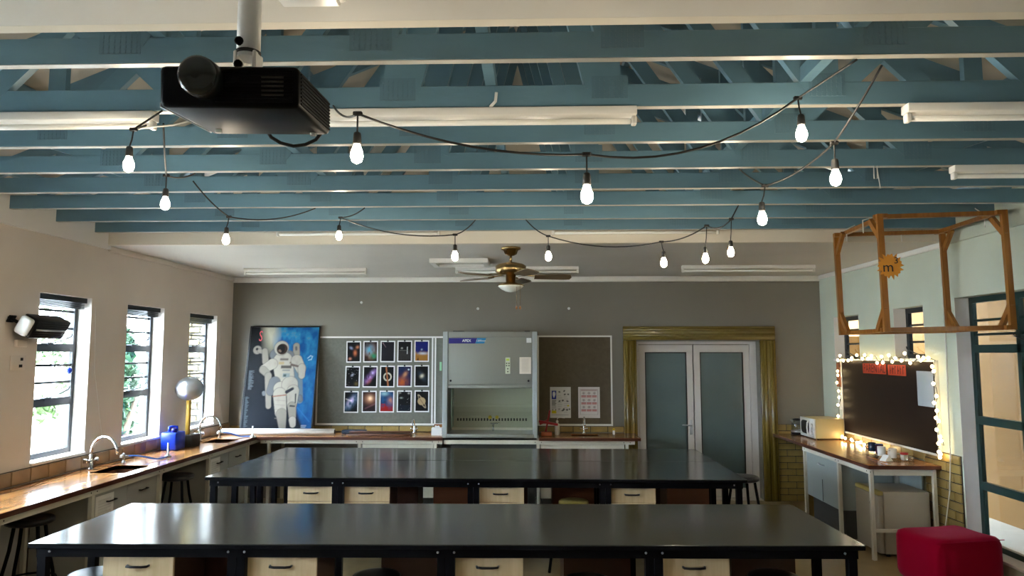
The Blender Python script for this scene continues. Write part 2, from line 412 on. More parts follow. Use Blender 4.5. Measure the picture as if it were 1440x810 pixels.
# trusses
nodes = [-2.55, -1.53, -0.51, 0.51, 1.53, 2.55]
def ztop(x): return apex-0.08-abs(x)*sl-0.06
ordn = ['nearest to the near white ceiling', 'second from the near white ceiling', 'third from the near white ceiling', 'fourth from the near white ceiling', 'fifth from the near white ceiling, two before the fairy-lit end', 'third from the fan end of the open roof', 'second from the ceiling fan', 'closest to the ceiling fan']
ordn[4] = 'fourth from the ceiling fan'; ordn[5] = 'third from the ceiling fan'
ch = {}
zb = ZB; bh = 0.108; th = 0.04
ch['bottom_chord'] = MB().rbox(-hw+0.12, hw-0.12, -th/2, th/2, zb, zb+bh, r=0.003, seg=1).mesh('bottom_chord')
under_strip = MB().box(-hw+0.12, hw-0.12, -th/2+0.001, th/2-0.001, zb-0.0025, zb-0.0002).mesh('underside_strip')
tops = []
for sgn in (-1, 1):
    tops.append(MB().bar((0, 0, ztop(0)), (sgn*(hw-0.35), 0, ztop(hw-0.35)), th, 0.11, up=(0, 0, 1)).mesh('top_chord'))
webs = []
for x in nodes: webs.append(MB().bar((x, 0, zb+bh), (x, 0, ztop(x)-0.03), 0.098, th, up=(0, 1, 0)).mesh('web'))
for i, x in enumerate(nodes):
    s_ = -1 if x > 0 else 1
    x2 = x+s_*1.02 if abs(x) > 0.6 else 0.0
    webs.append(MB().bar((x+s_*0.07, -0.002, zb+bh-0.01), (x2-s_*0.05, -0.002, ztop(x2)-0.05), 0.098, th, up=(0, 1, 0)).mesh('web'))
    if 0.6 < abs(x):
        x3 = x-s_*0.75
        webs.append(MB().bar((x-s_*0.07, 0.002, zb+bh-0.01), (x3, 0.002, ztop(x3)-0.03), 0.098, th, up=(0, 1, 0)).mesh('web'))
plate = MB().box(-0.085, 0.085, -0.0015, 0.0015, -0.05, 0.06)
for a in range(-3, 4):
    for c in range(-2, 3): plate.box(a*0.023-0.003, a*0.023+0.003, -0.004, 0.004, c*0.021-0.007, c*0.021+0.007)
plate = plate.mesh('nail_plate')
for k in range(8):
    y = 2.733+0.559*k
    t = thing('roof_truss', 'blue painted timber roof truss, ' + ordn[k], 'roof truss', (CTR+0.0, y, 0), 0, 'blue roof trusses of the open ceiling')
    for nm, me in [('bottom_chord', ch['bottom_chord'])] + [('top_chord', q) for q in tops] + [('web', q) for q in webs]:
        part(nm, me, M_blue, t)
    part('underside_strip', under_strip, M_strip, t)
    for x in nodes:
        part('nail_plate', plate, M_plate, t, loc=(x+rng.uniform(-.02, .02), -th/2-0.001, zb+bh-0.02))
for x in (-1.50, -0.20, 1.28):
    single('roof_binder', MB().box(-0.025, 0.025, Y0T+0.02, Y1T-0.02, 0, 0.07), M_blue,
           {-1.50: 'blue binder batten laid over the trusses, left of the projector pole', -0.20: 'blue binder batten laid over the trusses near mid-room', 1.28: 'blue binder batten laid over the trusses above the right festoon bulbs'}[x], 'batten', (x, 0, zb+bh+0.001), 0, 'binder battens on the trusses')

# ------------------------------------------------------------------ windows
def side_window(n, x_in, side, y0, y1, z0, z1, bars, transoms, m, stays=(), blind=True, mull=(), sill=True):
    """steel window set into a side wall; side -1 = left wall, +1 = right wall"""
    xo = x_in + side*0.15; f = 0.052
    root = bpy.data.objects.new('window_%d' % n, None); COL.objects.link(root); root['kind'] = 'structure'; root.location = (xo, (y0+y1)/2, z0)
    hy = (y1-y0)/2; H = z1-z0
    fr = MB(); fr.box(-0.02, 0.02, -hy, -hy+f, 0, H); fr.box(-0.02, 0.02, hy-f, hy, 0, H); fr.box(-0.02, 0.02, -hy+f, hy-f, 0, f); fr.box(-0.02, 0.02, -hy+f, hy-f, H-f, H)
    part('window_frame', fr, m, root)
    for z in transoms: part('transom', box(-0.022, 0.022, -hy+f, hy-f, z-z0-0.036, z-z0+0.036), m, root)
    for y in mull: part('mullion', box(-0.022, 0.022, y-(y0+y1)/2-0.025, y-(y0+y1)/2+0.025, f, H-f), m, root)
    for z in bars: part('glazing_bar', box(-0.008, 0.008, -hy+f, hy-f, z-z0-0.011, z-z0+0.011), m, root)
    zz = [0.0+f] + [z-z0 for z in transoms] + [H-f]; yy = [-hy+f] + [y-(y0+y1)/2 for y in mull] + [hy-f]
    for a, b_ in zip(zz[:-1], zz[1:]):
        for c, d in zip(yy[:-1], yy[1:]):
            part('pane', box(-0.002, 0.002, c, d, a, b_), M_glass, root)
    for z in stays:
        st = MB(); st.tube([(-side*0.02, -0.02, z-z0), (-side*0.05, 0.08, z-z0+0.03), (-side*0.06, 0.22, z-z0+0.075), (-side*0.06, 0.235, z-z0+0.10)], 0.006, 6); st.box(-0.03, 0.03, -0.05, 0.0, z-z0-0.015, z-z0+0.015)
        part('casement_stay', st, M_winblk, root)
    if blind:
        bl = MB(); x = -side*0.06; bl.box(x-0.045, x+0.045, -hy+0.005, hy-0.005, H-0.05, H-0.004)
        for k in range(5): bl.box(x-0.03, x+0.03, -hy+0.02, hy-0.02, H-0.062-k*0.011, H-0.056-k*0.011)
        part('blind', bl, M_winblk, root)
    # plastered reveal and sill
    rv = MB(); xi = -side*0.15
    if sill: part('window_sill', rbox(min(xi*1.15, -side*0.02), max(xi*1.15, -side*0.02), -hy, hy, -0.02, 0.006, r=0.004, seg=1), M_reveal, root)
    part('reveal', box(min(xi, -side*0.02), max(xi, -side*0.02), hy-0.004, hy, 0.0, H), M_reveal, root)
    part('reveal', box(min(xi, -side*0.02), max(xi, -side*0.02), -hy, -hy+0.004, 0.0, H), M_reveal, root)
    return root
for i, (y0, y1, z0, z1) in enumerate(LWIN):
    t1, t2 = 2.03, 1.54
    side_window(i+1, XL, -1, y0, y1, z0, z1, [2.37, 2.21, 1.87, 1.715], [t1, t2], M_winblk, stays=(2.06, 1.57))
for i, (y0, y1, z0, z1) in enumerate(RWIN):
    side_window(len(LWIN)+i+1, XR, 1, y0, y1, z0, z1, [2.10, 2.28], [], M_winblk, stays=(z0+0.03,), blind=False)
for i, (y0, y1, z0, z1) in enumerate(RBIG):
    w = side_window(len(LWIN)+len(RWIN)+i+1, XR, 1, y0, y1, z0, z1, [2.28, 2.15], [2.02, 1.37, 0.78], M_wingrn, stays=(2.05,), blind=False, mull=(y1-0.66, y1-1.22))

# ------------------------------------------------------------------ bricks
BL, BH = 0.205, 0.074
brick_mesh = {}
def bricks(wall, plane, c, a0, a1, z0, z1, m, L=0.225, Hh=0.086, depth=0.02, face=-1, backing=True, key='b', edge=0.004, g=0.009):
    """courses of separate bricks on a wall; plane 'X' runs along Y at x=c, plane 'Y' runs along X at y=c; face = outward sign"""
    n = max(1, round((z1-z0)/Hh)); Hh = (z1-z0)/n
    def mesh_for(l):
        k = (key, plane, round(l, 3), round(Hh, 3))
        if k not in brick_mesh:
            h, d = (Hh-g)/2, depth/2; mb = MB()
            if plane == 'X': mb.rbox(-d, d, -(l-g)/2, (l-g)/2, -h, h, r=edge, seg=1)
            else: mb.rbox(-(l-g)/2, (l-g)/2, -d, d, -h, h, r=edge, seg=1)
            brick_mesh[k] = mb.mesh('brick')
        return brick_mesh[k]
    for r in range(n):
        a = a0 - (L/2 if r % 2 else 0)
        while a < a1-0.02:
            s_, e = max(a, a0), min(a+L, a1)
            if e-s_ > 0.03:
                p = c + face*depth/2 + face*rng.uniform(-0.001, 0.001); z = z0+(r+0.5)*Hh
                part('brick', mesh_for(e-s_), m, wall, loc=((p, (s_+e)/2, z) if plane == 'X' else ((s_+e)/2, p, z)))
            a += L
    if backing:
        d = depth*0.45*face
        mb = box(c, c+d, a0, a1, z0, z1) if plane == 'X' else box(a0, a1, c, c+d, z0, z1)
        part('mortar_bed', mb, M_mortar, wall)
bricks(wallL, 'X', XL, 4.4, YB-0.03, 0.905, 1.025, M_brickB, L=0.222, Hh=0.12, depth=0.03, face=1, key='L')
bricks(wallB, 'Y', YB, XL+0.03, -1.18, 0.905, 0.985, M_brick, L=0.236, Hh=0.08, depth=0.03, key='B')
bricks(wallB, 'Y', YB, 0.07, 1.235, 0.905, 0.985, M_brick, L=0.236, Hh=0.08, depth=0.03, key='B')
bricks(wallB, 'Y', YB, 3.315, XR-0.025, 0.0, 1.02, M_brick, L=0.225, Hh=0.085, depth=0.022, key='C')
bricks(wallR, 'X', XR, 6.80, 7.40, 0.0, 1.03, M_brick, L=0.225, Hh=0.086, depth=0.022, key='R')
bricks(wallR, 'X', XR, 7.40, 9.87, 0.905, 1.00, M_brick, L=0.225, Hh=0.10, depth=0.022, key='R2')

# ------------------------------------------------------------------ double door in the back wall
d1 = bpy.data.objects.new('door_1', None); COL.objects.link(d1); d1['kind'] = 'structure'; d1.location = (0, YB+0.15, 0)
fr = MB(); fr.box(DX0, DX0+0.05, 0, 0.06, 0, DZ); fr.box(DX1-0.09, DX1, 0, 0.06, 0, DZ); fr.box(DX0+0.05, DX1-0.09, 0, 0.06, DZ-0.04, DZ)
part('door_frame', fr, M_alu, d1)
xm = 2.23
for (a, b_, nm) in ((DX0+0.055, xm-0.008, 'L'), (xm+0.008, DX1-0.095, 'R')):
    lf = MB(); s_ = 0.085
    lf.box(a, a+s_, 0.005, 0.05, 0.02, DZ-0.05); lf.box(b_-s_, b_, 0.005, 0.05, 0.02, DZ-0.05)
    lf.box(a+s_, b_-s_, 0.005, 0.05, 0.02, 0.14); lf.box(a+s_, b_-s_, 0.005, 0.05, DZ-0.15, DZ-0.05)
    o = part('door_leaf', lf, M_alu, d1)
    part('pane', box(a+s_, b_-s_, 0.02, 0.03, 0.14, DZ-0.15), M_frost, o)
    gk = MB(); e = 0.012
    gk.box(a+s_, a+s_+e, 0.0, 0.02, 0.14, DZ-0.15); gk.box(b_-s_-e, b_-s_, 0.0, 0.02, 0.14, DZ-0.15); gk.box(a+s_, b_-s_, 0.0, 0.02, DZ-0.15-e, DZ-0.15)
    part('gasket', gk, M_rubber, o)
    if nm == 'L':
        h = MB(); h.rbox(b_-0.06, b_-0.02, -0.008, 0.004, 0.86, 1.06, r=0.005); h.tube([(b_-0.04, -0.005, 0.99), (b_-0.04, -0.05, 0.99), (b_-0.17, -0.055, 0.995)], 0.010, 8)
        part('door_handle', h, M_steelb, o)
part('threshold', box(DX0, DX1, -0.14, 0.06, 0.0, 0.012), M_alu, d1)
def ribbed_v(x0, x1, z0, z1):
    mb = MB(); mb.rbox(x0, x1, YB-0.05, YB-0.001, z0, z1, r=0.01)
    for k in (0.3, 0.72):
        x = x0+(x1-x0)*k; mb.tube([(x, YB-0.045, z0+0.01), (x, YB-0.045, z1-0.01)], 0.028, 10)
    return mb
def ribbed_h(x0, x1, z0, z1):
    mb = MB(); mb.rbox(x0, x1, YB-0.05, YB-0.001, z0, z1, r=0.01)
    for k in (0.35, 0.75):
        z = z0+(z1-z0)*k; mb.tube([(x0+0.01, YB-0.045, z), (x1-0.01, YB-0.045, z)], 0.022, 10)
    return mb
tf = bpy.data.objects.new('trim_6', None); COL.objects.link(tf); tf['kind'] = 'structure'
part('jamb', ribbed_v(1.235, DX0-0.002, 0.0, 2.16), M_mustard, tf); part('jamb', ribbed_v(DX1+0.002, 3.31, 0.0, 2.16), M_mustard, tf)
part('lintel', ribbed_h(1.235, 3.31, 2.162, 2.35), M_mustard, tf)
struct('wall_passage', MB().box(1.0, 3.6, YB+1.3, YB+1.4, 0, 2.6), M_wallB)
struct('ceiling_light_seal', MB().box(0.9, 3.7, YB+T+0.001, YB+1.4, 2.6, 2.7), M_ceil)  # unseen cover added to stop sky light leaking in above the door
struct('wall_light_seal_left', MB().box(0.9, 1.0, YB+T+0.001, YB+1.4, 0, 2.6), M_wallB)  # unseen side added against the same light leak
struct('wall_light_seal_right', MB().box(3.6, 3.7, YB+T+0.001, YB+1.4, 0, 2.6), M_wallB)  # opposite unseen side, added to seal out the sky

# ------------------------------------------------------------------ outside
struct('ground', box(-30, 30, -20, 40, -0.5, -0.14), M_ground)
ob = thing('outhouse', 'pale yellow brick outhouse wall seen through the window nearest the corner', 'building', (0, 11.2, 0))
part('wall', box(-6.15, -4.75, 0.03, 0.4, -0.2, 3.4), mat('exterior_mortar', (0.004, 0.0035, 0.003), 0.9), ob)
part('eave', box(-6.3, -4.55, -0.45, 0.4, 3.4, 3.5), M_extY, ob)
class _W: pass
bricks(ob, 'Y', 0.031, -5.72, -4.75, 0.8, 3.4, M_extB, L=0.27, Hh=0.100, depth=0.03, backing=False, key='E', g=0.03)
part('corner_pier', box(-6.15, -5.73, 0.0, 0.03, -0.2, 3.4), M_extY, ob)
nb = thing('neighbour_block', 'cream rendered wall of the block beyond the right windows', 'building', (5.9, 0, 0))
part('wall', box(0, 0.3, -2, 14, -0.2, 4.6), M_extC, nb); part('eave', box(-1.745, 0.4, -4, 16, 3.0, 3.1), M_ceil, nb)  # the eave is unseen, added to keep sky light off this wall
part('light_baffle', box(-1.745, -0.001, 11.6, 11.8, -0.2, 2.25), M_extC, nb); part('light_baffle', box(-1.745, -0.001, -3.2, -3.0, -0.2, 2.25), M_extC, nb)  # baffles added at both passage ends to cut the sky light
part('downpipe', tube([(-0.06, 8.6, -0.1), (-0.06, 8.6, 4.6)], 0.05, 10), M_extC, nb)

def leaf_cloud(name, parent, blobs, n, m, size=0.09, seed=1):
    r = np.random.default_rng(seed); vs = []; fs = []
    for i in range(n):
        c, rad = blobs[i % len(blobs)]
        d = r.normal(size=3); d /= np.linalg.norm(d); p = np.array(c)+d*np.array(rad)*(r.random()**0.45)
        a = r.normal(size=3); a /= np.linalg.norm(a); b_ = np.cross(a, r.normal(size=3)); b_ /= max(np.linalg.norm(b_), 1e-6)
        s_ = size*(0.6+0.8*r.random()); q = np.cross(a, b_)*0.12*s_
        o = len(vs); vs += [p-a*s_, p-b_*s_*0.38+q, p+a*s_, p+b_*s_*0.38+q]; fs.append((o, o+1, o+2, o+3))
    me = bpy.data.meshes.new(name); me.from_pydata([tuple(v) for v in vs], [], fs); me.update()
    o = link(name, me, m, parent); o['kind'] = 'stuff'; return o
t = thing('garden_tree', 'leafy tree with thin branches outside the near left window', 'tree', (-6.72, 10.2, -0.14))
part('trunk', MB().tube([(0, 0, 0), (0.05, 0.1, 0.9), (-0.05, 0.0, 1.6), (0.1, -0.2, 2.4), (0.05, -0.3, 3.2)], [0.09, 0.08, 0.07, 0.05, 0.02], 8), M_bark, t)
for q in ([(0, 0, 1.2), (0.35, -0.3, 1.6), (0.5, -0.5, 1.8)], [(0, 0, 1.6), (-0.4, 0.2, 2.1), (-0.6, 0.3, 2.5)], [(0.05, 0, 2.0), (0.4, 0.2, 2.5), (0.5, 0.3, 2.9)]):
    part('branch', MB().tube(q, [0.035, 0.022, 0.01], 6), M_bark, t)
leaf_cloud('foliage', t, [((0.1, -0.45, 2.75), (.45, .45, .35)), ((0.35, -0.4, 1.75), (.25, .25, .28)), ((-0.2, -0.3, 2.15), (.3, .3, .25)), ((0.0, -0.5, 1.35), (.22, .2, .18))], 330, M_leafA, 0.075, 3)
t = thing('garden_shrub', 'dense green shrub outside the middle left window', 'shrub', (-6.95, 11.9, -0.14))
part('stem', MB().tube([(0, 0, 0), (0.1, 0, 0.8), (0.25, 0.1, 1.5)], [0.08, 0.06, 0.03], 8), M_bark, t)
leaf_cloud('foliage', t, [((-0.05, 0, 1.6), (.32, .4, .65)), ((-0.15, 0, 0.7), (.3, .4, .6)), ((-.1, 0, 2.3), (.2, .3, .25))], 1500, M_leafB, 0.12, 5)

# ------------------------------------------------------------------ laboratory tables
def lab_table(name, label, x0, x1, y0, depth, mods, fronts, backs, rz=0.0, tone=M_maroon, fourth=None):
    L = x1-x0; root = thing(name, label, 'table', (x0, y0, 0), rz, 'long laboratory tables')
    zt = 0.90; tt = 0.028
    part('table_top', rbox(0, L, 0, depth, zt-0.006, zt, r=0.002, seg=1), M_top, root)
    part('edge_band', rbox(0.001, L-0.001, 0.001, depth-0.001, zt-tt, zt-0.006, r=0.002, seg=1), M_blackm, root)
    ap = MB(); zi = zt-tt-0.055
    ap.box(0.03, L-0.03, 0.035, 0.075, zi, zt-tt); ap.box(0.03, L-0.03, depth-0.075, depth-0.035, zi, zt-tt)
    part('apron', box(0.03, L-0.03, 0.035, 0.075, zi, zt-tt), M_blackm, root); part('apron', box(0.03, L-0.03, depth-0.075, depth-0.035, zi, zt-tt), M_blackm, root)
    for x in (0.035, L-0.075): part('apron', box(x, x+0.04, 0.076, depth-0.076, zi, zt-tt), M_blackm, root)
    bolt = MB().lathe([(0.007, 0), (0.007, 0.003), (0.004, 0.005)], 8, axis='-Y').mesh('bolt')
    leg = box(-0.024, 0.024, -0.024, 0.024, 0, zi).mesh('leg')
    xs = [0.06] + [m_-x0 for m_ in mods] + [L-0.06]
    for i, x in enumerate(xs):
        pair = (0,) if i in (0, len(xs)-1) else (-0.026, 0.026)
        for dx in pair:
            for y in (0.06, depth/2, depth-0.06):
                if dx != 0 and y == depth/2: continue
                part('leg', leg, M_blackm, root, loc=(x+dx, y, 0))
            bx = x+dx*1.8 if dx else x+(0.045 if i == 0 else -0.045)
            part('bolt', bolt, M_steelb, root, loc=(bx, 0.035, zt-tt-0.024))
    def unit(xa, xb, facing):
        ya, yb = (0.085, depth/2-0.035) if facing < 0 else (depth/2+0.035, depth-0.085)
        z1 = zi-0.004; u = part('drawer_unit', box(xa+0.005, xb-0.005, ya+0.018, yb, 0.30, z1), M_maroon if facing < 0 else tone, root)
        if facing < 0:
            zs = [z1, z1-0.135, z1-0.27, z1-0.52]
            for k in range(3):
                d = part('drawer_front', rbox(xa, xb, ya-0.002, ya+0.016, zs[k+1]+0.004, zs[k], r=0.002, seg=1), M_maple, u)
                h = MB(); xm_ = (xa+xb)/2; zz = zs[k]-0.056
                h.tube([(xm_-0.062, ya-0.001, zz), (xm_-0.058, ya-0.022, zz-0.001), (xm_-0.03, ya-0.028, zz-0.002), (xm_+0.03, ya-0.028, zz-0.002), (xm_+0.058, ya-0.022, zz-0.001), (xm_+0.062, ya-0.001, zz)], 0.0075, 8)
                part('drawer_handle', h, M_black, u)
    for a, b_ in fronts: unit(a-x0, b_-x0, -1)
    for a, b_ in backs: unit(a-x0, b_-x0, 1)
    return root
lab_table('laboratory_table', 'long dark laboratory table closest to the viewer, with four pale drawer fronts', -2.88, 1.87, 4.08, 1.10, [-1.70, -0.50, 0.685], [(-2.49, -2.08), (-1.665, -1.25), (-0.47, -0.06), (0.715, 1.125)], [(-2.30, -1.92), (-0.98, -0.55), (0.20, 0.64), (1.28, 1.70)], rz=0.02)
lab_table('laboratory_table', 'long dark laboratory table in the middle of the room, drawers facing the nearest table', -2.88, 1.83, 6.27, 1.02, [-1.715, -0.525, 0.62], [(-2.17, -1.755), (-1.685, -1.265), (-0.495, -0.085), (0.65, 1.06)], [(-0.95, -0.58), (0.17, 0.57), (1.24, 1.64)], tone=M_maroon_lit)
lab_table('laboratory_table', 'dark laboratory table pushed against the far side of the middle table', -2.86, 1.83, 7.30, 0.93, [-1.7, -0.5, 0.6], [], [(-2.6, -2.2), (-2.15, -1.73), (-1.64, -1.24), (-0.98, -0.55), (-0.46, -0.06), (0.20, 0.56), (0.66, 1.06), (1.24, 1.64)])

# ------------------------------------------------------------------ stools
def stool(label, loc, h=0.72, rz=0.0, seat=M_seatblk, seat_r=0.165, group='round laboratory stools'):
    t = thing('laboratory_stool', label, 'stool', loc, rz, group)
    part('seat', MB().lathe([(seat_r-0.02, h-0.052), (seat_r, h-0.042), (seat_r, h-0.016), (seat_r-0.012, h-0.004), (seat_r-0.04, h), (0.01, h-0.001)], 28), seat, t)
    for k in range(4):
        a = PI/4+k*PI/2; c, s_ = math.cos(a), math.sin(a)
        part('leg', tube([(c*0.11, s_*0.11, h-0.05), (c*0.135, s_*0.135, h-0.22), (c*0.185, s_*0.185, 0.3), (c*0.225, s_*0.225, 0.005)], 0.0135, 8), M_blackm, t)
    ring = [(math.cos(2*PI*k/24)*0.19, math.sin(2*PI*k/24)*0.19, 0.26) for k in range(25)]
    part('foot_ring', tube(ring, 0.008, 6, caps=False), M_blackm, t)
stool('black round stool tucked in the near knee space of the left counter', (-3.86, 5.48, 0), 0.73, 0.3)
stool('black round stool tucked under the left counter between two cabinets', (-3.70, 7.42, 0), 0.73, 0.1)
stool('black round stool under the left end of the nearest table', (-2.69, 4.42, 0), 0.645, 0.0, seat_r=0.155)
stool('black round stool under the nearest table, second from its left end', (-0.955, 4.42, 0), 0.65, 0.5, seat_r=0.15)
stool('black round stool under the nearest table, second from its right end', (0.32, 4.40, 0), 0.64, 0.2, seat_r=0.15)
stool('black round stool under the right end of the nearest table', (1.43, 4.42, 0), 0.665, 0.6, seat_r=0.155)
stool('stool with a cream seat under the middle table', (0.36, 6.60, 0), 0.66, 0.6, seat=M_fridgetop, seat_r=0.135)
stool('black round stool standing at the right end of the middle table, by the double door', (2.03, 7.10, 0), 0.80, 0.2, seat_r=0.15)

# ------------------------------------------------------------------ left counter
CZ = 0.90; CT = 0.038
def worktop(name, label, x0, x1, y0, y1, sinks, m, edge_side, group='wooden worktops'):
    root = thing(name, label, 'worktop', ((x0+x1)/2, (y0+y1)/2, 0), 0, group)
    ox, oy = (x0+x1)/2, (y0+y1)/2; mb = MB(); z0, z1 = CZ-CT, CZ
    along = 'Y' if (y1-y0) > (x1-x0) else 'X'
    if along == 'Y':
        ys = y0
        for (sx0, sx1, sy0, sy1) in sorted(sinks, key=lambda s_: s_[2]):
            mb.box(x0-ox, x1-ox, ys-oy, sy0-oy, z0, z1); mb.box(x0-ox, sx0-ox, sy0-oy, sy1-oy, z0, z1); mb.box(sx1-ox, x1-ox, sy0-oy, sy1-oy, z0, z1); ys = sy1
        mb.box(x0-ox, x1-ox, ys-oy, y1-oy, z0, z1)
    else:
        xs = x0
        for (sx0, sx1, sy0, sy1) in sorted(sinks):
            mb.box(xs-ox, sx0-ox, y0-oy, y1-oy, z0, z1); mb.box(sx0-ox, sx1-ox, y0-oy, sy0-oy, z0, z1); mb.box(sx0-ox, sx1-ox, sy1-oy, y1-oy, z0, z1); xs = sx1
        mb.box(xs-ox, x1-ox, y0-oy, y1-oy, z0, z1)
    part('worktop_slab', mb, m, root)
    for (sx0, sx1, sy0, sy1) in sinks:
        s_ = MB(); a, b_, c, d = sx0-ox, sx1-ox, sy0-oy, sy1-oy; w = 0.008; zb_ = CZ-0.17
        s_.box(a-w, b_+w, c-w, d+w, zb_-w, zb_); s_.box(a-w, a, c, d, zb_, CZ-0.004); s_.box(b_, b_+w, c, d, zb_, CZ-0.004); s_.box(a, b_, c-w, c, zb_, CZ-0.004); s_.box(a, b_, d, d+w, zb_, CZ-0.004)
        part('sink_bowl', s_, M_sink, root)
    e = 0.004
    es = {'+X': box(x1-ox, x1-ox+e, y0-oy, y1-oy, z0, z1-0.002), '-X': box(x0-ox-e, x0-ox, y0-oy, y1-oy, z0, z1-0.002), '-Y': box(x0-ox, x1-ox, y0-oy-e, y0-oy, z0, z1-0.002)}
    for k in edge_side: part('edge_band', es[k], M_woodedge, root)
    return root
LX = -3.60
worktop('worktop', 'long orange wooden worktop under the left windows', XL+0.032, LX, 3.2, YB-0.032, [(-4.03, -3.70, 6.45, 6.90), (-4.03, -3.70, 8.62, 9.02)], M_wood, ['+X'])
worktop('worktop', 'wooden worktop on the back wall left of the fume cupboard', LX+0.005, -1.18, 9.28, YB-0.032, [], M_woodX, ['-Y'])
worktop('worktop', 'short wooden worktop between the fume cupboard and the mustard door frame', 0.07, 1.37, 9.26, YB-0.055, [(0.50, 0.86, 9.45, 9.70)], M_woodX, ['-Y'])

def counter_frame(name, label, along, a0, a1, c, back, posts, group='cream counter frames'):
    """cream steel rail and posts that carry a worktop; along 'Y' (front at x=c) or 'X' (front at y=c)"""
    root = thing(name, label, 'counter frame', (0, 0, 0), 0, group); z1 = CZ-CT-0.001; z0 = z1-0.05
    def B(u0, u1, v0, v1, za, zb_): return box(v0, v1, u0, u1, za, zb_) if along == 'Y' else box(u0, u1, v0, v1, za, zb_)
    s_ = 1 if back > c else -1
    part('front_rail', B(a0, a1, c, c+s_*0.03, z0, z1), M_cream, root)
    for a in posts:
        part('post', B(a-0.018, a+0.018, c+s_*0.002, c+s_*0.036, 0, z0), M_cream, root)
        part('post', B(a-0.018, a+0.018, back-s_*0.06, back-s_*0.03, 0, z1), M_cream, root)
        bl = MB().lathe([(0.006, 0), (0.006, 0.002), (0.003, 0.004)], 8, axis='X' if along == 'Y' else '-Y')
        if along == 'Y' and s_ > 0: bl = MB().lathe([(0.006, -0.004), (0.006, -0.001), (0.003, 0)], 8, axis='X')
        me = bl.mesh('bolt')
        for da in (-0.04, 0.04): part('bolt', me, M_ink, root, loc=((c-s_*0.0005, a+da, z0+0.025) if along == 'Y' else (a+da, c, z0+0.025)))
    return root
counter_frame('counter_trestle', 'cream steel rail and posts under the left worktop', 'Y', 3.2, YB-0.06, LX-0.03, XL, [4.85, 5.90, 6.97, 8.02, 9.12])
counter_frame('counter_trestle', 'cream steel rail and posts under the back worktop left of the fume cupboard', 'X', LX+0.04, -1.18, 9.315, YB, [-3.45, -2.26, -1.27])
counter_frame('counter_trestle', 'cream steel rail and posts under the worktop beside the door frame', 'X', -1.16, 1.30, 9.315, YB, [0.06, 1.20])

def cupboard(label, along, a0, a1, c, back, ndoors, z0=0.12, drawer=False, notice=None, m=M_cab, group='counter cupboards', zt=None, handle='H'):
    root = thing('cupboard', label, 'cupboard', (0, 0, 0), 0, group); z1 = zt or CZ-CT-0.056; s_ = 1 if back > c else -1
    def B(u0, u1, v0, v1, za, zb_): return box(v0, v1, u0, u1, za, zb_) if along == 'Y' else box(u0, u1, v0, v1, za, zb_)
    ins = 0.03
    part('body', B(a0, a1, c+s_*(ins+0.018), back-s_*0.065, z0, z1), m, root)
    part('plinth', B(a0+0.01, a1-0.01, c+s_*0.09, back-s_*0.08, 0.0, z0-0.001), M_dark, root)
    w = (a1-a0)/ndoors
    for k in range(ndoors):
        u0, u1 = a0+k*w+0.003, a0+(k+1)*w-0.003
        d = part('cupboard_door', B(u0, u1, c+s_*ins, c+s_*(ins+0.017), z0+0.003, z1-0.003), m, root)
        um = (u0+u1)/2; zz = z1-0.09; vo = c+s_*ins; h = MB()
        P = (lambda u, v, z: (v, u, z)) if along == 'Y' else (lambda u, v, z: (u, v, z))
        h.tube([P(um-0.06, vo, zz), P(um-0.058, vo-s_*0.025, zz), P(um+0.058, vo-s_*0.025, zz), P(um+0.06, vo, zz)], 0.006, 8)
        part('door_handle', h, M_steelb if m is not M_cab else M_blackm, d)
    return root
cupboard('grey cupboard at the near end of the left counter', 'Y', 3.9, 4.82, LX-0.03, XL, 2)
cupboard('grey two-door cupboard with a notice below the first sink of the left counter', 'Y', 5.93, 6.95, LX-0.03, XL, 2)
cupboard('grey two-door cupboard with a notice at the far end of the left counter', 'Y', 8.05, 9.10, LX-0.03, XL, 2)
for y0, lab in ((5.97, 'white printed notice on the cupboard below the near sink'), (8.08, 'white printed notice on the far cupboard of the left counter')):
    cv = Canvas(0.26, 0.36, 26, 36, (228, 226, 220))
    for k in range(9): cv.put(cv.rect(0.15, 0.1+k*0.05, 0.85-0.2*(k % 3 == 2), 0.115+k*0.05, 0.03), (120, 118, 115), 0.6)
    cv.put(cv.rect(0.3, 0.62, 0.7, 0.72, 0.03), (90, 70, 60), 0.8)
    o = tag(link('notice', cv.mesh('notice'), None), lab, 'notice', 'notices on the left cupboards'); o.location = (LX-0.0565, y0, 0.42); o.rotation_euler = (0, 0, PI/2)
for y0, y1, lab in ((4.90, 5.86, 'pale back panel of the near knee space'), (7.0, 7.99, 'grey back panel of the far knee space')):
    single('knee_space_panel', box(XL+0.001, XL+0.02, y0, y1, 0, 0.83), M_kneeW if y0 < 5 else M_knee, lab + ' under the left worktop', 'panel', group='knee space panels')
cupboard('white cupboard below the back worktop, left of the fume cupboard', 'X', -2.23, -1.30, 9.315, YB, 2, m=M_cream, z0=0.12)
cupboard('white cupboard below the short worktop beside the door frame', 'X', 0.09, 1.17, 9.315, YB, 2, m=M_cream, z0=0.12)
cupboard('grey base cupboard under the fume cupboard', 'X', -1.09, 0.03, 9.42, YB, 2, z0=0.12, m=M_dark)

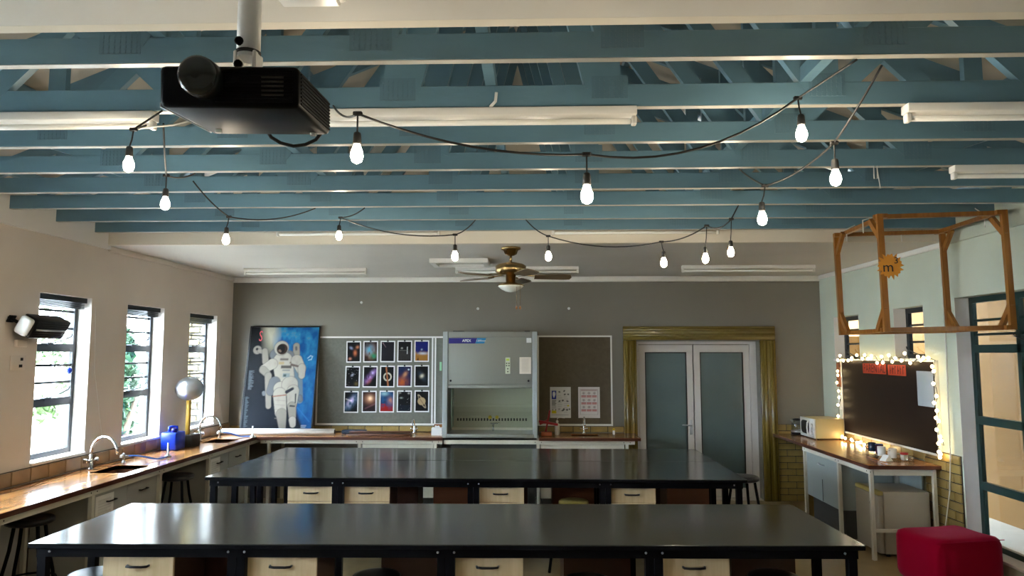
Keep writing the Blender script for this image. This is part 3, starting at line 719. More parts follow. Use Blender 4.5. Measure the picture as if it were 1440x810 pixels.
def swan_tap(label, loc, rz, s_=1.0):
    t = thing('swan_neck_tap', label, 'tap', loc, rz, 'chrome taps')
    part('tap_body', MB().lathe([(0.028*s_, 0), (0.028*s_, 0.012), (0.018*s_, 0.02), (0.016*s_, 0.11*s_), (0.012, 0.125*s_)], 14), M_steel, t)
    pts = [(0, 0, 0.12*s_)]
    for k in range(9):
        a = PI*k/8*0.92; pts.append((s_*(0.13-0.13*math.cos(a)), 0, s_*(0.14+0.13*math.sin(a))))
    pts.append((pts[-1][0]+0.003, 0, pts[-1][2]-0.04*s_)); part('spout', tube(pts, 0.011*s_, 10), M_steel, t)
    for sg in (-1, 1):
        h = MB(); h.tube([(0, 0, 0.07*s_), (0.0, sg*0.055*s_, 0.075*s_)], 0.010*s_, 8); h.rbox(-0.02*s_, 0.02*s_, sg*0.055*s_-0.006, sg*0.055*s_+0.006, 0.058*s_, 0.092*s_, r=0.004)
        part('tap_handle', h, M_steel, t)
swan_tap('chrome swan-neck tap at the near sink of the left counter', (-4.12, 6.62, CZ), -0.25, 1.15)
swan_tap('chrome swan-neck tap at the far sink beside the blue jerrycan', (-4.12, 8.78, CZ), -0.2, 1.15)
swan_tap('small chrome swan-neck tap in front of the photo pinboard', (-1.62, 9.76, CZ), -PI/2, 0.75)
swan_tap('small chrome swan-neck tap below the two safety notices', (0.68, 9.78, CZ), -PI/2, 0.85)

def gas_tap(label, loc, hose_pts, lab2):
    t = thing('gas_tap', label, 'gas tap', loc, 0, 'gas taps')
    part('tap_body', MB().lathe([(0.02, 0), (0.02, 0.01), (0.012, 0.02), (0.012, 0.05), (0.018, 0.055), (0.018, 0.085), (0.008, 0.095)], 12), M_steelb, t)
    part('knob', MB().rbox(-0.014, 0.014, -0.05, -0.016, 0.055, 0.083, r=0.004), M_plastic_w, t)
    part('nozzle', tube([(0, 0, 0.068), (0.05, 0.005, 0.068)], 0.007, 8), M_steelb, t)
    pts = [Vector(loc)+Vector((0.04, 0.005, 0.068))] + [Vector(p) for p in hose_pts]
    def cr(P, n=6):
        out = []
        for i in range(len(P)-1):
            a, b_, c, d = P[max(i-1, 0)], P[i], P[i+1], P[min(i+2, len(P)-1)]
            for k in range(n):
                u = k/n; out.append(0.5*((2*b_)+(c-a)*u+(2*a-5*b_+4*c-d)*u*u+(3*b_-a-3*c+d)*u**3))
        out.append(P[-1]); return out
    h = thing('burner_hose', lab2, 'hose', tuple(hose_pts[-1]), 0, 'burner hoses'); e = Vector(hose_pts[-1])
    part('hose', tube([p-e for p in cr(pts)], 0.0085, 8), M_hose, h)
    part('burner_tube', MB().lathe([(0.035, -0.012), (0.03, 0.0), (0.012, 0.012), (0.009, 0.02), (0.009, 0.13)], 12), M_steelb, h)
gas_tap('small gas tap beside the near sink', (-4.06, 7.05, CZ), [(-3.93, 7.12, 0.955), (-3.82, 7.22, 0.915), (-3.80, 7.32, 0.912), (-3.82, 7.45, 0.914)], 'blue rubber hose with a burner tube lying beside the near sink')
gas_tap('small gas tap beside the far sink', (-4.02, 9.12, CZ), [(-3.90, 9.16, 0.955), (-3.78, 9.2, 0.915), (-3.66, 9.22, 0.912), (-3.56+-.06, 9.2, 0.914)], 'blue rubber hose with a burner tube at the counter corner')

# blue jerrycan and the static generator
t = thing('jerrycan', 'bright blue plastic jerrycan on the left counter', 'jerrycan', (-4.06, 8.02, CZ), 0.0)
part('body', rbox(-0.09, 0.09, -0.11, 0.11, 0, 0.20, r=0.02, seg=3), M_bluepl, t); part('cap', MB().lathe([(0.03, 0.2), (0.03, 0.235), (0.026, 0.24)], 16, c=(0.04, -0.06, 0)), M_navy, t)
hd = tube([(-0.05, 0.0, 0.195), (-0.05, 0.0, 0.25), (-0.03, 0.03, 0.255), (0.0, 0.08, 0.25), (0.0, 0.085, 0.195)], 0.014, 8); part('carry_handle', hd, M_bluepl, t)
t = thing('static_generator', 'steel dome static generator on a yellow column beside the blue jerrycan', 'science equipment', (-4.03, 8.29, CZ))
part('base', rbox(-0.10, 0.10, -0.10, 0.12, 0, 0.14, r=0.01), M_dark, t)
part('column', MB().lathe([(0.027, 0.14), (0.027, 0.56)], 16), mat('generator_column', (0.42, 0.25, 0.04), 0.3), t)
prof = [(0.028, 0.545)] + [(0.155*math.sin(a), 0.665-0.138*math.cos(a)) for a in np.linspace(0.35, PI-0.05, 14)]
part('dome', MB().lathe(prof, 28), mat('brushed_dome', (0.55, 0.57, 0.60), 0.42, metal=1.0), t)
part('dome_seam', tube([(math.cos(2*PI*k/28)*0.148, math.sin(2*PI*k/28)*0.148, 0.655) for k in range(29)], 0.003, 6, caps=False), M_steelb, t)
part('finial', MB().lathe([(0.008, 0.775), (0.008, 0.80), (0.003, 0.81)], 8), M_brass, t)
single('blind_cord', tube([(XL+0.012, 6.74, 2.42), (XL+0.012, 6.78, 1.8), (XL+0.02, 6.95, 1.12)], 0.0025, 6), M_plastic_w, 'thin white blind cord beside the near left window', 'cord')
single('blind_cord', tube([(XL+0.012, 9.50, 2.4), (XL+0.012, 9.52, 1.5), (XL+0.02, 9.66, 1.03)], 0.0025, 6), M_plastic_w, 'thin white blind cord beside the far corner window', 'cord')
t = thing('hanging_ornament', 'small blue and red glass ornament hanging in the near left window', 'ornament', (XL-0.09, 6.55, 1.82))
part('bead', MB().lathe([(0.004, -0.03), (0.022, -0.018), (0.028, 0), (0.022, 0.018), (0.004, 0.03)], 14), M_bluepl, t); part('thread', tube([(0, 0, 0.03), (0, 0, 0.2)], 0.0015, 5), M_ink, t)

# heater and wall fittings
t = thing('infrared_heater', 'black and white infrared heater mounted beside the near left window', 'heater', (XL, 5.66, 2.27), rot=(0, 0.5, 0))
part('wall_bracket', MB().box(0.02, 0.032, -0.07, 0.0, -0.03, 0.03).tube([(0.0, -0.035, 0), (0.12, -0.03, 0.0)], 0.014, 8), M_black, t)
part('end_cap', MB().rbox(0.09, 0.20, -0.055, -0.0, -0.078, 0.078, r=0.026, seg=3), M_plastic_w, t)
part('housing', MB().rbox(0.08, 0.21, 0.0, 0.42, -0.085, 0.085, r=0.015), M_black, t)
for k in range(7): part('grille_bar', box(0.211, 0.215, 0.02, 0.40, -0.06+k*0.019, -0.056+k*0.019), M_blackm, t)
part('heating_tube', tube([(0.2105, 0.03, 0.0), (0.2105, 0.39, 0.0)], 0.008, 8), M_steelb, t)
t = thing('switch_box', 'white wall switch box below the infrared heater', 'switch', (XL, 5.75, 1.90))
part('plate', rbox(0, 0.014, -0.085, 0.085, -0.06, 0.06, r=0.004), M_wallL, t)
for y, z, a in ((0.03, 0.03, .012), (0.02, -0.025, .016)): part('rocker', box(0.014, 0.02, y-a, y+a, z-0.012, z+0.012), M_black, t)
single('wall_socket', rbox(XL, XL+0.03, 5.70, 5.82, 2.03, 2.09, r=0.006), M_wallL, 'small blank wall box under the heater', 'wall box')

# ------------------------------------------------------------------ back wall: pinboards, photos, poster
def pinboard(label, x0, x1, z0, z1, m, bars=()):
    t = thing('pinboard', label, 'pinboard', (x0, YB, z0), 0, 'framed pinboards'); w, h = x1-x0, z1-z0; e = 0.022
    part('felt', box(0, w, -0.012, -0.001, 0, h), m, t)
    for nm, b_ in (('frame_strip', (0, w, -0.02, -0.0005, -0.004, e)), ('frame_strip', (0, w, -0.02, -0.0005, h-e, h)), ('frame_strip', (0, e, -0.02, -0.0005, e, h-e)), ('frame_strip', (w-e, w, -0.02, -0.0005, e, h-e))):
        part(nm, box(*b_), M_alupin, t)
    for x in bars: part('frame_strip', box(x-x0-e/2, x-x0+e/2, -0.02, -0.0005, e, h-e), M_alupin, t)
    return t
pinboard('grey framed pinboard carrying rows of space photographs', -3.02, -1.20, 0.995, 2.215, M_pin, bars=(-1.40, -1.36))
pinboard('dark brown framed pinboard right of the fume cupboard', 0.055, 1.085, 0.995, 2.225, M_pin2)
single('sticky_mark', rbox(-1.30, -1.27, YB-0.016, YB-0.0125, 1.74, 1.86, r=0.001, seg=1), mat('pale_green_tape', (0.25, 0.55, 0.30), 0.5), 'pale green strip of tape on the pinboard beside the fume cupboard', 'tape')

def space(i):
    cv = Canvas(0.176, 0.266, 30, 45, (8, 9, 14)); N = cv.noise(5, 40+i)
    if i == 0:
        for u, v, a, b_, r, c in ((.30, .30, .13, .06, .6, (150, 160, 190)), (.80, .26, .12, .07, -.4, (210, 130, 90)), (.62, .56, .12, .13, 0, (220, 120, 70)), (.22, .86, .10, .06, 0, (230, 150, 120))): cv.glow(cv.fuzzy(u, v, a, b_, r), c, 1.2)
    elif i == 1:
        cv.glow(cv.fuzzy(.5, .5, .42, .34)*N*1.6, (200, 120, 60)); cv.put(cv.fuzzy(.45, .42, .32, .25)*np.clip(N*2-.3, 0, 1), (90, 200, 240)); cv.put(cv.fuzzy(.72, .72, .22, .14)*N*1.7, (40, 170, 120))
    elif i == 2: cv.put(cv.U*0+1, (28, 24, 34)); cv.glow(cv.cap(.1, .05, .35, .28, .02, .001, .05), (230, 180, 190), .8)
    elif i == 3:
        cv.put(cv.V > .42, (46, 44, 44), .8); cv.put(cv.noise(9, 3)*(cv.V > .5), (70, 66, 62), .6); cv.put(cv.cap(.72, .28, .70, .62, .035), (215, 215, 215)); cv.put(cv.ell(.28, .34, .09, .05), (150, 150, 145)); cv.put(cv.rect(.1, .44, .75, .47, .02), (130, 130, 125), .7)
    elif i == 4:
        cv.put(cv.U*0+1, (16, 28, 120)); cv.put(np.clip((cv.V-.62+N*.25)*6, 0, 1), (190, 130, 50)); cv.put(cv.fuzzy(.6, .62, .35, .06), (235, 235, 245)); cv.put(cv.fuzzy(.5, .42, .06, .04), (200, 220, 240)); cv.put(np.clip((N-.6)*4, 0, 1)*(cv.V > .7), (60, 20, 20))
    elif i == 5: cv.stars(26, 5, .7); cv.glow(cv.fuzzy(.48, .40, .07, .08, .8), (200, 200, 220)); cv.glow(cv.fuzzy(.82, .86, .16, .10), (120, 100, 40), .8); cv.glow(cv.fuzzy(.1, .1, .08, .05), (110, 120, 110))
    elif i == 6: cv.glow(cv.fuzzy(.52, .48, .17, .42, .75)*np.clip(N*1.9-.2, 0, 1), (190, 140, 230), 1.4); cv.glow(cv.fuzzy(.42, .70, .14, .2, .5)*N, (210, 110, 90), 1.2); cv.glow(cv.fuzzy(.66, .34, .12, .14, .3)*N, (230, 220, 255), 1.0)
    elif i == 7:
        cv.put(cv.ell(.52, .52, .33, .225, 0, .12), (235, 225, 200)); cv.put(cv.ell(.52, .52, .225, .155, 0, .12), (14, 9, 8)); cv.put(cv.cap(.40, .0, .58, 1.0, .055, .065, .03), (200, 120, 70))
    elif i == 8: cv.put(cv.U*0+1, (20, 36, 84)); cv.put(cv.fuzzy(.3, .8, .42, .24)*np.clip(N*2, 0, 1), (210, 100, 30)); cv.put(cv.fuzzy(.55, .4, .14, .2, .5)*N*1.8, (220, 150, 110)); cv.put(cv.ell(.82, .15, .08, .04), (210, 225, 240))
    elif i == 9: cv.glow(cv.fuzzy(.52, .5, .12, .10, .9), (240, 220, 180), 1.1); cv.glow(cv.fuzzy(.52, .5, .36, .12, .95), (70, 90, 110), .8)
    elif i == 10: cv.glow(cv.fuzzy(.5, .52, .26, .40, .7)*np.clip(N*1.7, 0, 1), (120, 190, 240), 1.0); cv.glow(cv.fuzzy(.5, .5, .20, .26, .7)*np.clip(N*2-.4, 0, 1), (250, 170, 190), 1.2); cv.glow(cv.cap(.1, .35, .5, .45, .03, .05, .08), (240, 230, 220), .8)
    elif i == 11: cv.put(cv.U*0+1, (40, 24, 30)); cv.glow(cv.fuzzy(.55, .35, .38, .22), (220, 150, 110), 1.0); cv.glow(cv.fuzzy(.58, .33, .16, .11), (255, 235, 190), 1.0); cv.glow(cv.cap(.2, .85, .95, .62, .02, .02, .15), (170, 110, 120), .5)
    elif i == 12: cv.put(cv.U*0+1, (30, 96, 150)); cv.put(np.clip(N*2.2-.6, 0, 1)*.8, (20, 40, 90)); cv.put(np.clip((cv.V-.75+N*.3)*4, 0, 1), (170, 30, 30)); cv.put(cv.fuzzy(.78, .45, .2, .16)*N*1.6, (230, 150, 120)); cv.put(cv.fuzzy(.3, .1, .3, .1), (160, 210, 230)); cv.put(cv.rect(.08, .62, .36, .85, .03)-cv.rect(.14, .67, .30, .80, .03), (190, 40, 40), .8)
    elif i == 13: cv.stars(20, 13, .6); cv.put(cv.V > .7, (10, 26, 46), .6); cv.glow(cv.fuzzy(.25, .32, .12, .04), (150, 160, 150)); cv.glow(cv.fuzzy(.85, .08, .08, .05), (190, 190, 180)); cv.glow(cv.fuzzy(.15, .06, .08, .04), (170, 170, 160))
    else:
        cv.put(cv.ell(.5, .5, .62, .10, 1.05, .06)-cv.ell(.5, .5, .46, .06, 1.05, .06), (190, 170, 140), .9); cv.put(cv.ell(.48, .5, .31, .20, 0, .1), (205, 175, 130)); cv.put(cv.cap(.2, .25, .78, .78, .02, .02, .04), (90, 70, 50), .8)
    cv.c *= 0.62
    return cv
LAB = ['galaxy photo with four small orange galaxies', 'photo of a bright blue and orange nebula', 'nearly black photo with one faint pink streak', 'grey photo of an astronaut standing on the moon', 'photo of deep blue space over golden clouds',
       'dark star field photo with a tiny central galaxy', 'photo of a violet twin-lobed nebula', 'photo of a pale glowing ring crossed by an orange band', 'photo of orange clouds against blue space', 'dark photo of one small tilted galaxy',
       'photo of a pink and blue exploding galaxy', 'photo of a brown spiral with a glowing core', 'blue space photo with red at the bottom', 'almost black photo with a few faint galaxies', 'photo of a ringed planet seen at a tilt']
for i in range(15):
    r, c = divmod(i, 5); x = -2.605+c*0.2375+(0.005*r if c else 0)-0.012*r*(1-c/4); z = 1.85-r*0.345+0.012*(c/4)
    t = thing('photo_print', LAB[i] + ', clipped to the grey pinboard', 'photograph', (x, YB-0.0125, z), 0, 'space photographs on the pinboard')
    t.rotation_euler = (0, rng.uniform(-.012, .012), 0)
    part('paper_border', box(0, 0.205, -0.002, 0, 0, 0.298), M_paper, t)
    o = link('picture', space(i).mesh('picture'), None, t, (0.0145, -0.0026, 0.016))
    k = MB(); k.prism([(0.088, 0.285), (0.117, 0.285), (0.111, 0.303), (0.094, 0.303)], -0.010, -0.003, 'XZ'); k.tube([(0.096, -0.006, 0.303), (0.096, -0.006, 0.316), (0.109, -0.006, 0.316), (0.109, -0.006, 0.303)], 0.002, 5)
    part('bulldog_clip', k, M_black, t)

# astronaut poster leaning on the back counter
PWd, PHt = 0.955, 1.415
cv = Canvas(PWd, PHt, 116, 170, (6, 10, 16))
def P(x, y):
    tt = (y-60)/697; return ((x-(48-30*tt))/497, tt)
def C(x0, y0, x1, y1, r0, r1, col, a=1.0, soft=0.012):
    u0, v0 = P(x0, y0); u1, v1 = P(x1, y1)
    if a == 1.0 and min(col) > 120 and r0 > 13: cv.put(cv.cap(u0, v0, u1, v1, (r0+3)/497, ((r1 if r1 is not None else r0)+3)/497, soft), (84, 82, 84), .75)
    cv.put(cv.cap(u0, v0, u1, v1, r0/497, (r1 if r1 is not None else r0)/497, soft), col, a)
U, V = cv.U, cv.V; N = cv.noise(6, 5); N2 = cv.noise(14, 9)
edge = np.clip((U-(0.24+0.62*V**1.15))/0.05, 0, 1)
cv.put(edge, (8, 92, 160)); cv.put(edge*np.clip(N2*2-.6, 0, 1)*np.clip(1.2-V, 0, 1), (70, 190, 225), .55); cv.put(edge*np.clip(N-.45, 0, 1)*2*V, (4, 50, 100), .8)
cv.put(np.clip(1-np.abs(U-0.26-0.16*V-.04*N)/0.17, 0, 1)*np.clip(1-V/0.32, 0, 1)*1.5, (225, 215, 185))
cv.put((1-edge)*np.clip((V-.2)*1.2, 0, 1), (4, 20, 40), .8)
cv.put(cv.cap(*P(412, 608), *P(500, 702), .006, .006, .012), (40, 130, 190))
W1, W2, W3 = (205, 192, 172), (172, 160, 143), (128, 130, 130)
C(395, 300, 425, 560, 36, 24, (120, 140, 150)); C(425, 540, 432, 555, 16, 14, W3)
C(100, 218, 100, 218, 30, 30, W2); C(97, 212, 97, 212, 10, 10, (30, 30, 32)); C(115, 225, 160, 235, 14, 14, W2); C(155, 225, 165, 300, 20, 22, W2)
C(383, 190, 386, 245, 22, 24, W2); C(382, 200, 384, 215, 8, 8, (110, 105, 100))
C(235, 250, 330, 260, 40, 40, W3)
C(290, 300, 310, 400, 72, 68, W1); C(215, 315, 155, 350, 38, 30, W1); C(150, 355, 180, 380, 26, 24, W2)
C(390, 290, 425, 350, 40, 34, W1); C(430, 340, 432, 395, 28, 22, W1)
C(190, 395, 205, 600, 24, 18, W2); C(240, 440, 215, 500, 40, 30, W3); C(165, 510, 168, 520, 12, 12, W3)
C(280, 480, 290, 500, 46, 50, W1); C(350, 455, 365, 500, 58, 48, W1)
C(280, 520, 295, 640, 46, 40, W1); C(300, 650, 312, 742, 36, 24, W2); C(375, 500, 372, 590, 44, 34, W1); C(372, 600, 380, 670, 30, 24, W2); C(380, 690, 385, 722, 24, 20, W1)
C(275, 205, 275, 205, 52, 52, W1); C(281, 212, 281, 212, 40, 38, (70, 46, 36)); C(275, 205, 278, 220, 26, 22, (26, 18, 18)); C(262, 222, 270, 228, 8, 6, (150, 120, 100))
for (a, b_, c, d, col) in ((270, 276, 330, 290, (90, 80, 74)), (280, 325, 355, 345, (60, 54, 52)), (295, 378, 345, 405, (150, 165, 165)), (300, 385, 320, 402, (60, 80, 80)), (262, 300, 300, 318, (205, 175, 120)), (340, 300, 352, 312, (120, 100, 80)), (290, 354, 345, 362, (120, 130, 130))):
    u0, v0 = P(a, b_); u1, v1 = P(c, d); cv.put(cv.rect(u0, v0, u1, v1, .012), col, .85)
for y in (560, 590, 620, 650, 680): C(255, y, 322, y+4, 2.2, 2.2, (170, 155, 140), .6)
C(235, 535, 325, 525, 4, 4, (170, 110, 90)); C(330, 505, 372, 482, 12, 10, (50, 52, 60)); C(395, 520, 396, 575, 5, 4, (60, 60, 66)); C(360, 598, 390, 600, 5, 5, (50, 50, 56)); C(355, 320, 400, 330, 9, 7, (120, 100, 90))
for k in range(12): C(345-k*1.5, 430+k*3, 395, 440+k*4, 1.5, 1.5, (190, 178, 160), .25)
cv.put(np.clip(N2*2.4-1.2, 0, 1)*(cv.c.mean(-1) > .3), (150, 140, 128), .35)
r = np.random.default_rng(4)
for k in range(26):
    y = 362+k*5; C(52, y, 58+r.random()*28, y, 1.6, 1.6, (150, 160, 165), .5)
for k in range(34):
    y = 540+k*6; C(38, y, 42+r.random()*20, y, 1.8, 1.8, (120, 135, 140), .5)
for k in range(3): C(445, 728+k*10, 478-k*5, 728+k*10, 3, 3, (200, 205, 205), .7)
for a, b_ in (((470, 275), (490, 258)), ((490, 258), (504, 264)), ((504, 264), (496, 284)), ((496, 284), (476, 288))): C(*a, *b_, 2.6, 2.6, (215, 230, 235))
cv.c *= np.array([0.50, 0.52, 0.55])
lean = math.atan2(0.27, 1.385)
t = thing('astronaut_poster', 'framed poster of an astronaut floating above blue earth, leaning on the back wall', 'poster', (-3.945, 9.60, 0.90+0.052), rot=(-lean, 0, 0))
part('backing_board', box(0, PWd, 0.001, 0.014, 0, PHt), M_ink, t)
link('picture', cv.mesh('picture'), None, t, (0, 0, 0))
e = 0.018
for b_ in ((-e, PWd+e, -0.006, 0.018, -e, 0), (-e, PWd+e, -0.006, 0.018, PHt, PHt+e), (-e, 0, -0.006, 0.018, 0, PHt), (PWd, PWd+e, -0.006, 0.018, 0, PHt)): part('frame_strip', box(*b_), M_black, t)
u, v = P(119, 125); place_text(text_mesh('S', 0.21, 0.0006), 'lettering', mat('poster_red', (0.65, 0.06, 0.08), 0.5), t, (u*PWd, -0.0015, (1-v)*PHt), (PI/2, 0, 0)).scale = (0.55, 1, 1)

# long white paper roll, tray, board, box on the back counter
t = thing('paper_roll', 'long white rolled chart lying in front of the astronaut poster', 'paper roll', (-3.40, 9.50, 0.90+0.042))
part('outer_wrap', MB().lathe([(0.036, -0.76), (0.041, -0.758), (0.041, 0.758), (0.036, 0.76)], 18, axis='X'), M_paper, t)
part('inner_core', MB().lathe([(0.018, 0.7605), (0.030, 0.7605), (0.030, 0.764), (0.018, 0.764)], 14, axis='X'), M_ink, t)
part('paper_edge', box(-0.758, 0.758, -0.0425, -0.041, -0.006, 0.0), M_paper, t)
t = thing('draining_board', 'dark red-brown draining board with two holes on the back worktop', 'board', (-2.03, 9.45, CZ))
part('board', rbox(-0.42, 0.42, -0.09, 0.09, 0.001, 0.03, r=0.006), M_sink, t); part('lip', rbox(-0.42, 0.40, 0.07, 0.09, 0.03, 0.05, r=0.004), M_sink, t)
for x in (0.05, 0.19): part('hole', MB().lathe([(0.024, 0.0305), (0.026, 0.0312), (0.02, 0.0315)], 12, c=(x, -0.03, 0)), M_ink, t)
t = thing('instrument_case', 'flat dark blue instrument case on the back worktop beside the paper roll', 'case', (-2.42, 9.68, CZ))
part('base', rbox(-0.16, 0.16, -0.06, 0.06, 0.001, 0.03, r=0.005), mat('case_navy', (0.012, 0.03, 0.06), 0.4), t); part('lid', rbox(-0.16, 0.16, -0.06, 0.06, 0.031, 0.05, r=0.006), MATS['case_navy'], t); part('strap', box(0.16, 0.28, -0.01, 0.01, 0.004, 0.012), M_ink, t)
t = thing('tissue_box', 'white tissue box left of the fume cupboard', 'box', (-1.27, 9.52, CZ))
part('carton', rbox(-0.075, 0.06, -0.06, 0.06, 0.001, 0.10, r=0.003, seg=1), M_paper, t); part('tissue', MB().prism([(-0.04, 0.10), (0.03, 0.10), (0.015, 0.125), (-0.01, 0.118), (-0.03, 0.13)], -0.012, 0.012, 'XZ'), M_paper, t)
part('wooden_lid', rbox(-0.05, 0.055, 0.02, 0.058, 0.1005, 0.14, r=0.003, seg=1), M_pine, t)

# ------------------------------------------------------------------ fume cupboard
HX0, HX1, HY0, HY1, HZ0, HZ1 = -1.178, 0.052, 9.262, YB-0.024, CZ-0.005, 2.262
t = thing('fume_cupboard', 'grey fume cupboard with a glass sash standing on the back counter', 'fume cupboard', (HX0, HY0, HZ0)); w = HX1-HX0; h = HZ1-HZ0; dp = HY1-HY0; sw = 0.065
part('side_panel', rbox(0, sw, 0, dp, 0.0, h, r=0.006, seg=1), M_hoodL, t); part('side_panel', rbox(w-sw, w, 0, dp, 0.0, h, r=0.006, seg=1), M_hoodL, t)
sash_z = 0.635
part('header', rbox(sw, w-sw, 0.04, dp, sash_z+0.035, h, r=0.004, seg=1), M_hood, t)
fp = part('front_panel', rbox(sw+0.006, w-sw-0.006, 0.004, 0.04, sash_z+0.05, h-0.075, r=0.005), M_hood, t)
part('top_rail', rbox(sw+0.002, w-sw-0.002, 0.008, 0.04, h-0.072, h-0.004, r=0.004), M_hood, t)
part('sash_rail', rbox(sw+0.004, w-sw-0.004, 0.006, 0.036, sash_z, sash_z+0.045, r=0.006), M_hood, t)
part('base_tray', box(sw, w-sw, 0.01, dp, 0.0, 0.045), M_steelb, t)
part('front_lip', rbox(sw-0.02, w-sw+0.02, -0.012, 0.012, 0.004, 0.05, r=0.006), M_hood, t)
part('back_lining', box(sw, w-sw, dp-0.06, dp-0.02, 0.045, sash_z+0.04), mat('hood_lining', (0.50, 0.48, 0.38), 0.25), t)
bs = MB().rbox(-0.011, 0.011, -0.004, 0.004, -0.018, 0.018, r=0.003, seg=1).mesh('air_slot')
for k in range(24): part('air_slot', bs, M_ink, t, loc=(sw+0.08+k*0.0405, dp-0.062, 0.185))
part('baffle', box(sw+0.02, w-sw-0.02, dp-0.10, dp-0.062, 0.365, 0.395), MATS['hood_lining'], t)
part('sash_glass', box(sw+0.05, w-sw-0.002, 0.046, 0.05, 0.13, sash_z), M_hoodglass, t)
part('side_glass', box(sw+0.045, sw+0.052, 0.05, 0.30, 0.12, sash_z-0.005), mat('side_glass_edge', (0.30, 0.45, 0.38), 0.2), t)
for x in (sw+0.04, w-sw-0.05): part('knob', MB().lathe([(0.012, 0), (0.014, 0.008), (0.008, 0.014)], 12, c=(x, 0.004, sash_z+0.095), axis='-Y'), M_black, t)
lg = MB().prism([(0, 0), (0.345, 0), (0.37, 0.07), (0, 0.07)], 0.0, 0.002, 'XZ'); part('logo_band', lg, M_navy, t, loc=(sw+0.012, 0.0015, h-0.155))
lg = MB().prism([(0, 0), (0.115, 0), (0.14, 0.07), (0.025, 0.07)], 0.0, 0.002, 'XZ'); part('logo_band', lg, M_cyan, t, loc=(sw+0.012+0.347, 0.0015, h-0.155))
place_text(text_mesh('APEX', 0.048, 0.0006, bold=0.0008), 'lettering', M_paper, t, (sw+0.245, 0.0005, h-0.12), (PI/2, 0, 0))
place_text(text_mesh('1200mm', 0.036, 0.0006, shear=0.2), 'lettering', M_paper, t, (sw+0.43, 0.0005, h-0.12), (PI/2, 0, 0))
part('sticker', box(w-sw-0.075, w-sw-0.012, 0.001, 0.0035, h-0.145, h-0.085), M_paper, t)
pn = part('control_panel', rbox(0.815, 0.878, -0.002, 0.0035, 0.82, 1.03, r=0.002, seg=1), mat('panel_pale_lime', (0.55, 0.60, 0.45), 0.4), t)
part('display', box(0.826, 0.866, -0.004, -0.002, 0.99, 1.015), M_lime, pn)
for x, z in ((0.832, .955), (0.862, .955), (0.832, .925), (0.862, .925), (0.847, .885), (0.847, .848)): part('button', box(x-0.008, x+0.008, -0.005, -0.002, z-0.007, z+0.007), M_ink, pn)
cv = Canvas(0.15, 0.215, 20, 30, (222, 212, 196))
for k in range(10): cv.put(cv.rect(.2, .1+k*.08, .8, .13+k*.08, .05), (180, 165, 150), .6)
lb = link('instruction_label', cv.mesh('instruction_label'), None, t, (0.998, 0.002, 0.82))
part('top_vent', rbox(sw+0.06, sw+0.2, 0.05, 0.2, h, h+0.01, r=0.003, seg=1), M_ink, t); part('top_vent', rbox(w-sw-0.1, w-sw-0.03, 0.05, 0.2, h, h+0.01, r=0.003, seg=1), M_ink, t)
for x in (0.585, 0.68):
    k = part('gas_knob', MB().lathe([(0.026, 0), (0.026, 0.02), (0.018, 0.03), (0.016, 0.05)], 14, c=(x, dp-0.062, 0.215), axis='-Y'), M_yellow, t)
nz = MB(); nz.tube([(0.635, dp-0.20, 0.045), (0.635, dp-0.20, 0.14)], 0.013, 10); nz.rbox(0.60, 0.73, dp-0.215, dp-0.185, 0.14, 0.155, r=0.005); part('outlet_spout', nz, M_steel, t)

# things right of the fume cupboard
t = thing('cross_stand', 'red cross-armed stand on an orange block beside the fume cupboard', 'stand', (0.17, 9.50, CZ))
part('base', rbox(-0.07, 0.07, -0.06, 0.06, 0.001, 0.055, r=0.004), mat('orange_block', (0.30, 0.07, 0.015), 0.5), t)
part('post', MB().bar((-0.01, 0, 0.05), (0.045, 0, 0.33), 0.022, 0.022, up=(0, 1, 0)), M_redpl, t)
part('arm', MB().bar((-0.10, -0.012, 0.19), (0.15, -0.012, 0.145), 0.03, 0.03, up=(0, 1, 0)), M_redpl, t)
part('arm', MB().bar((-0.09, 0.012, 0.15), (0.02, 0.012, 0.20), 0.026, 0.026, up=(0, 1, 0)), M_redpl, t)
t = thing('wash_bottle', 'clear plastic wash bottle with a bent spout below the safety notices', 'bottle', (0.315, 9.60, CZ))
part('body', MB().lathe([(0.030, 0.001), (0.034, 0.006), (0.034, 0.12), (0.026, 0.145), (0.013, 0.155), (0.013, 0.165)], 18), M_poly, t)
part('cap', MB().lathe([(0.016, 0.165), (0.016, 0.185), (0.006, 0.19)], 14), M_plastic_w, t); part('spout', tube([(0, 0, 0.185), (0.0, 0, 0.215), (0.03, 0, 0.228), (0.10, 0, 0.222)], 0.004, 6), M_plastic_w, t)
t = thing('glue_pot', 'small white pot with a yellow lid at the right end of the short worktop', 'pot', (1.07, 9.66, CZ))
part('pot', MB().lathe([(0.014, 0.001), (0.016, 0.005), (0.016, 0.045), (0.012, 0.055)], 12), M_plastic_w, t); part('lid', MB().lathe([(0.018, 0.055), (0.018, 0.075), (0.01, 0.082)], 12), M_yellow, t)

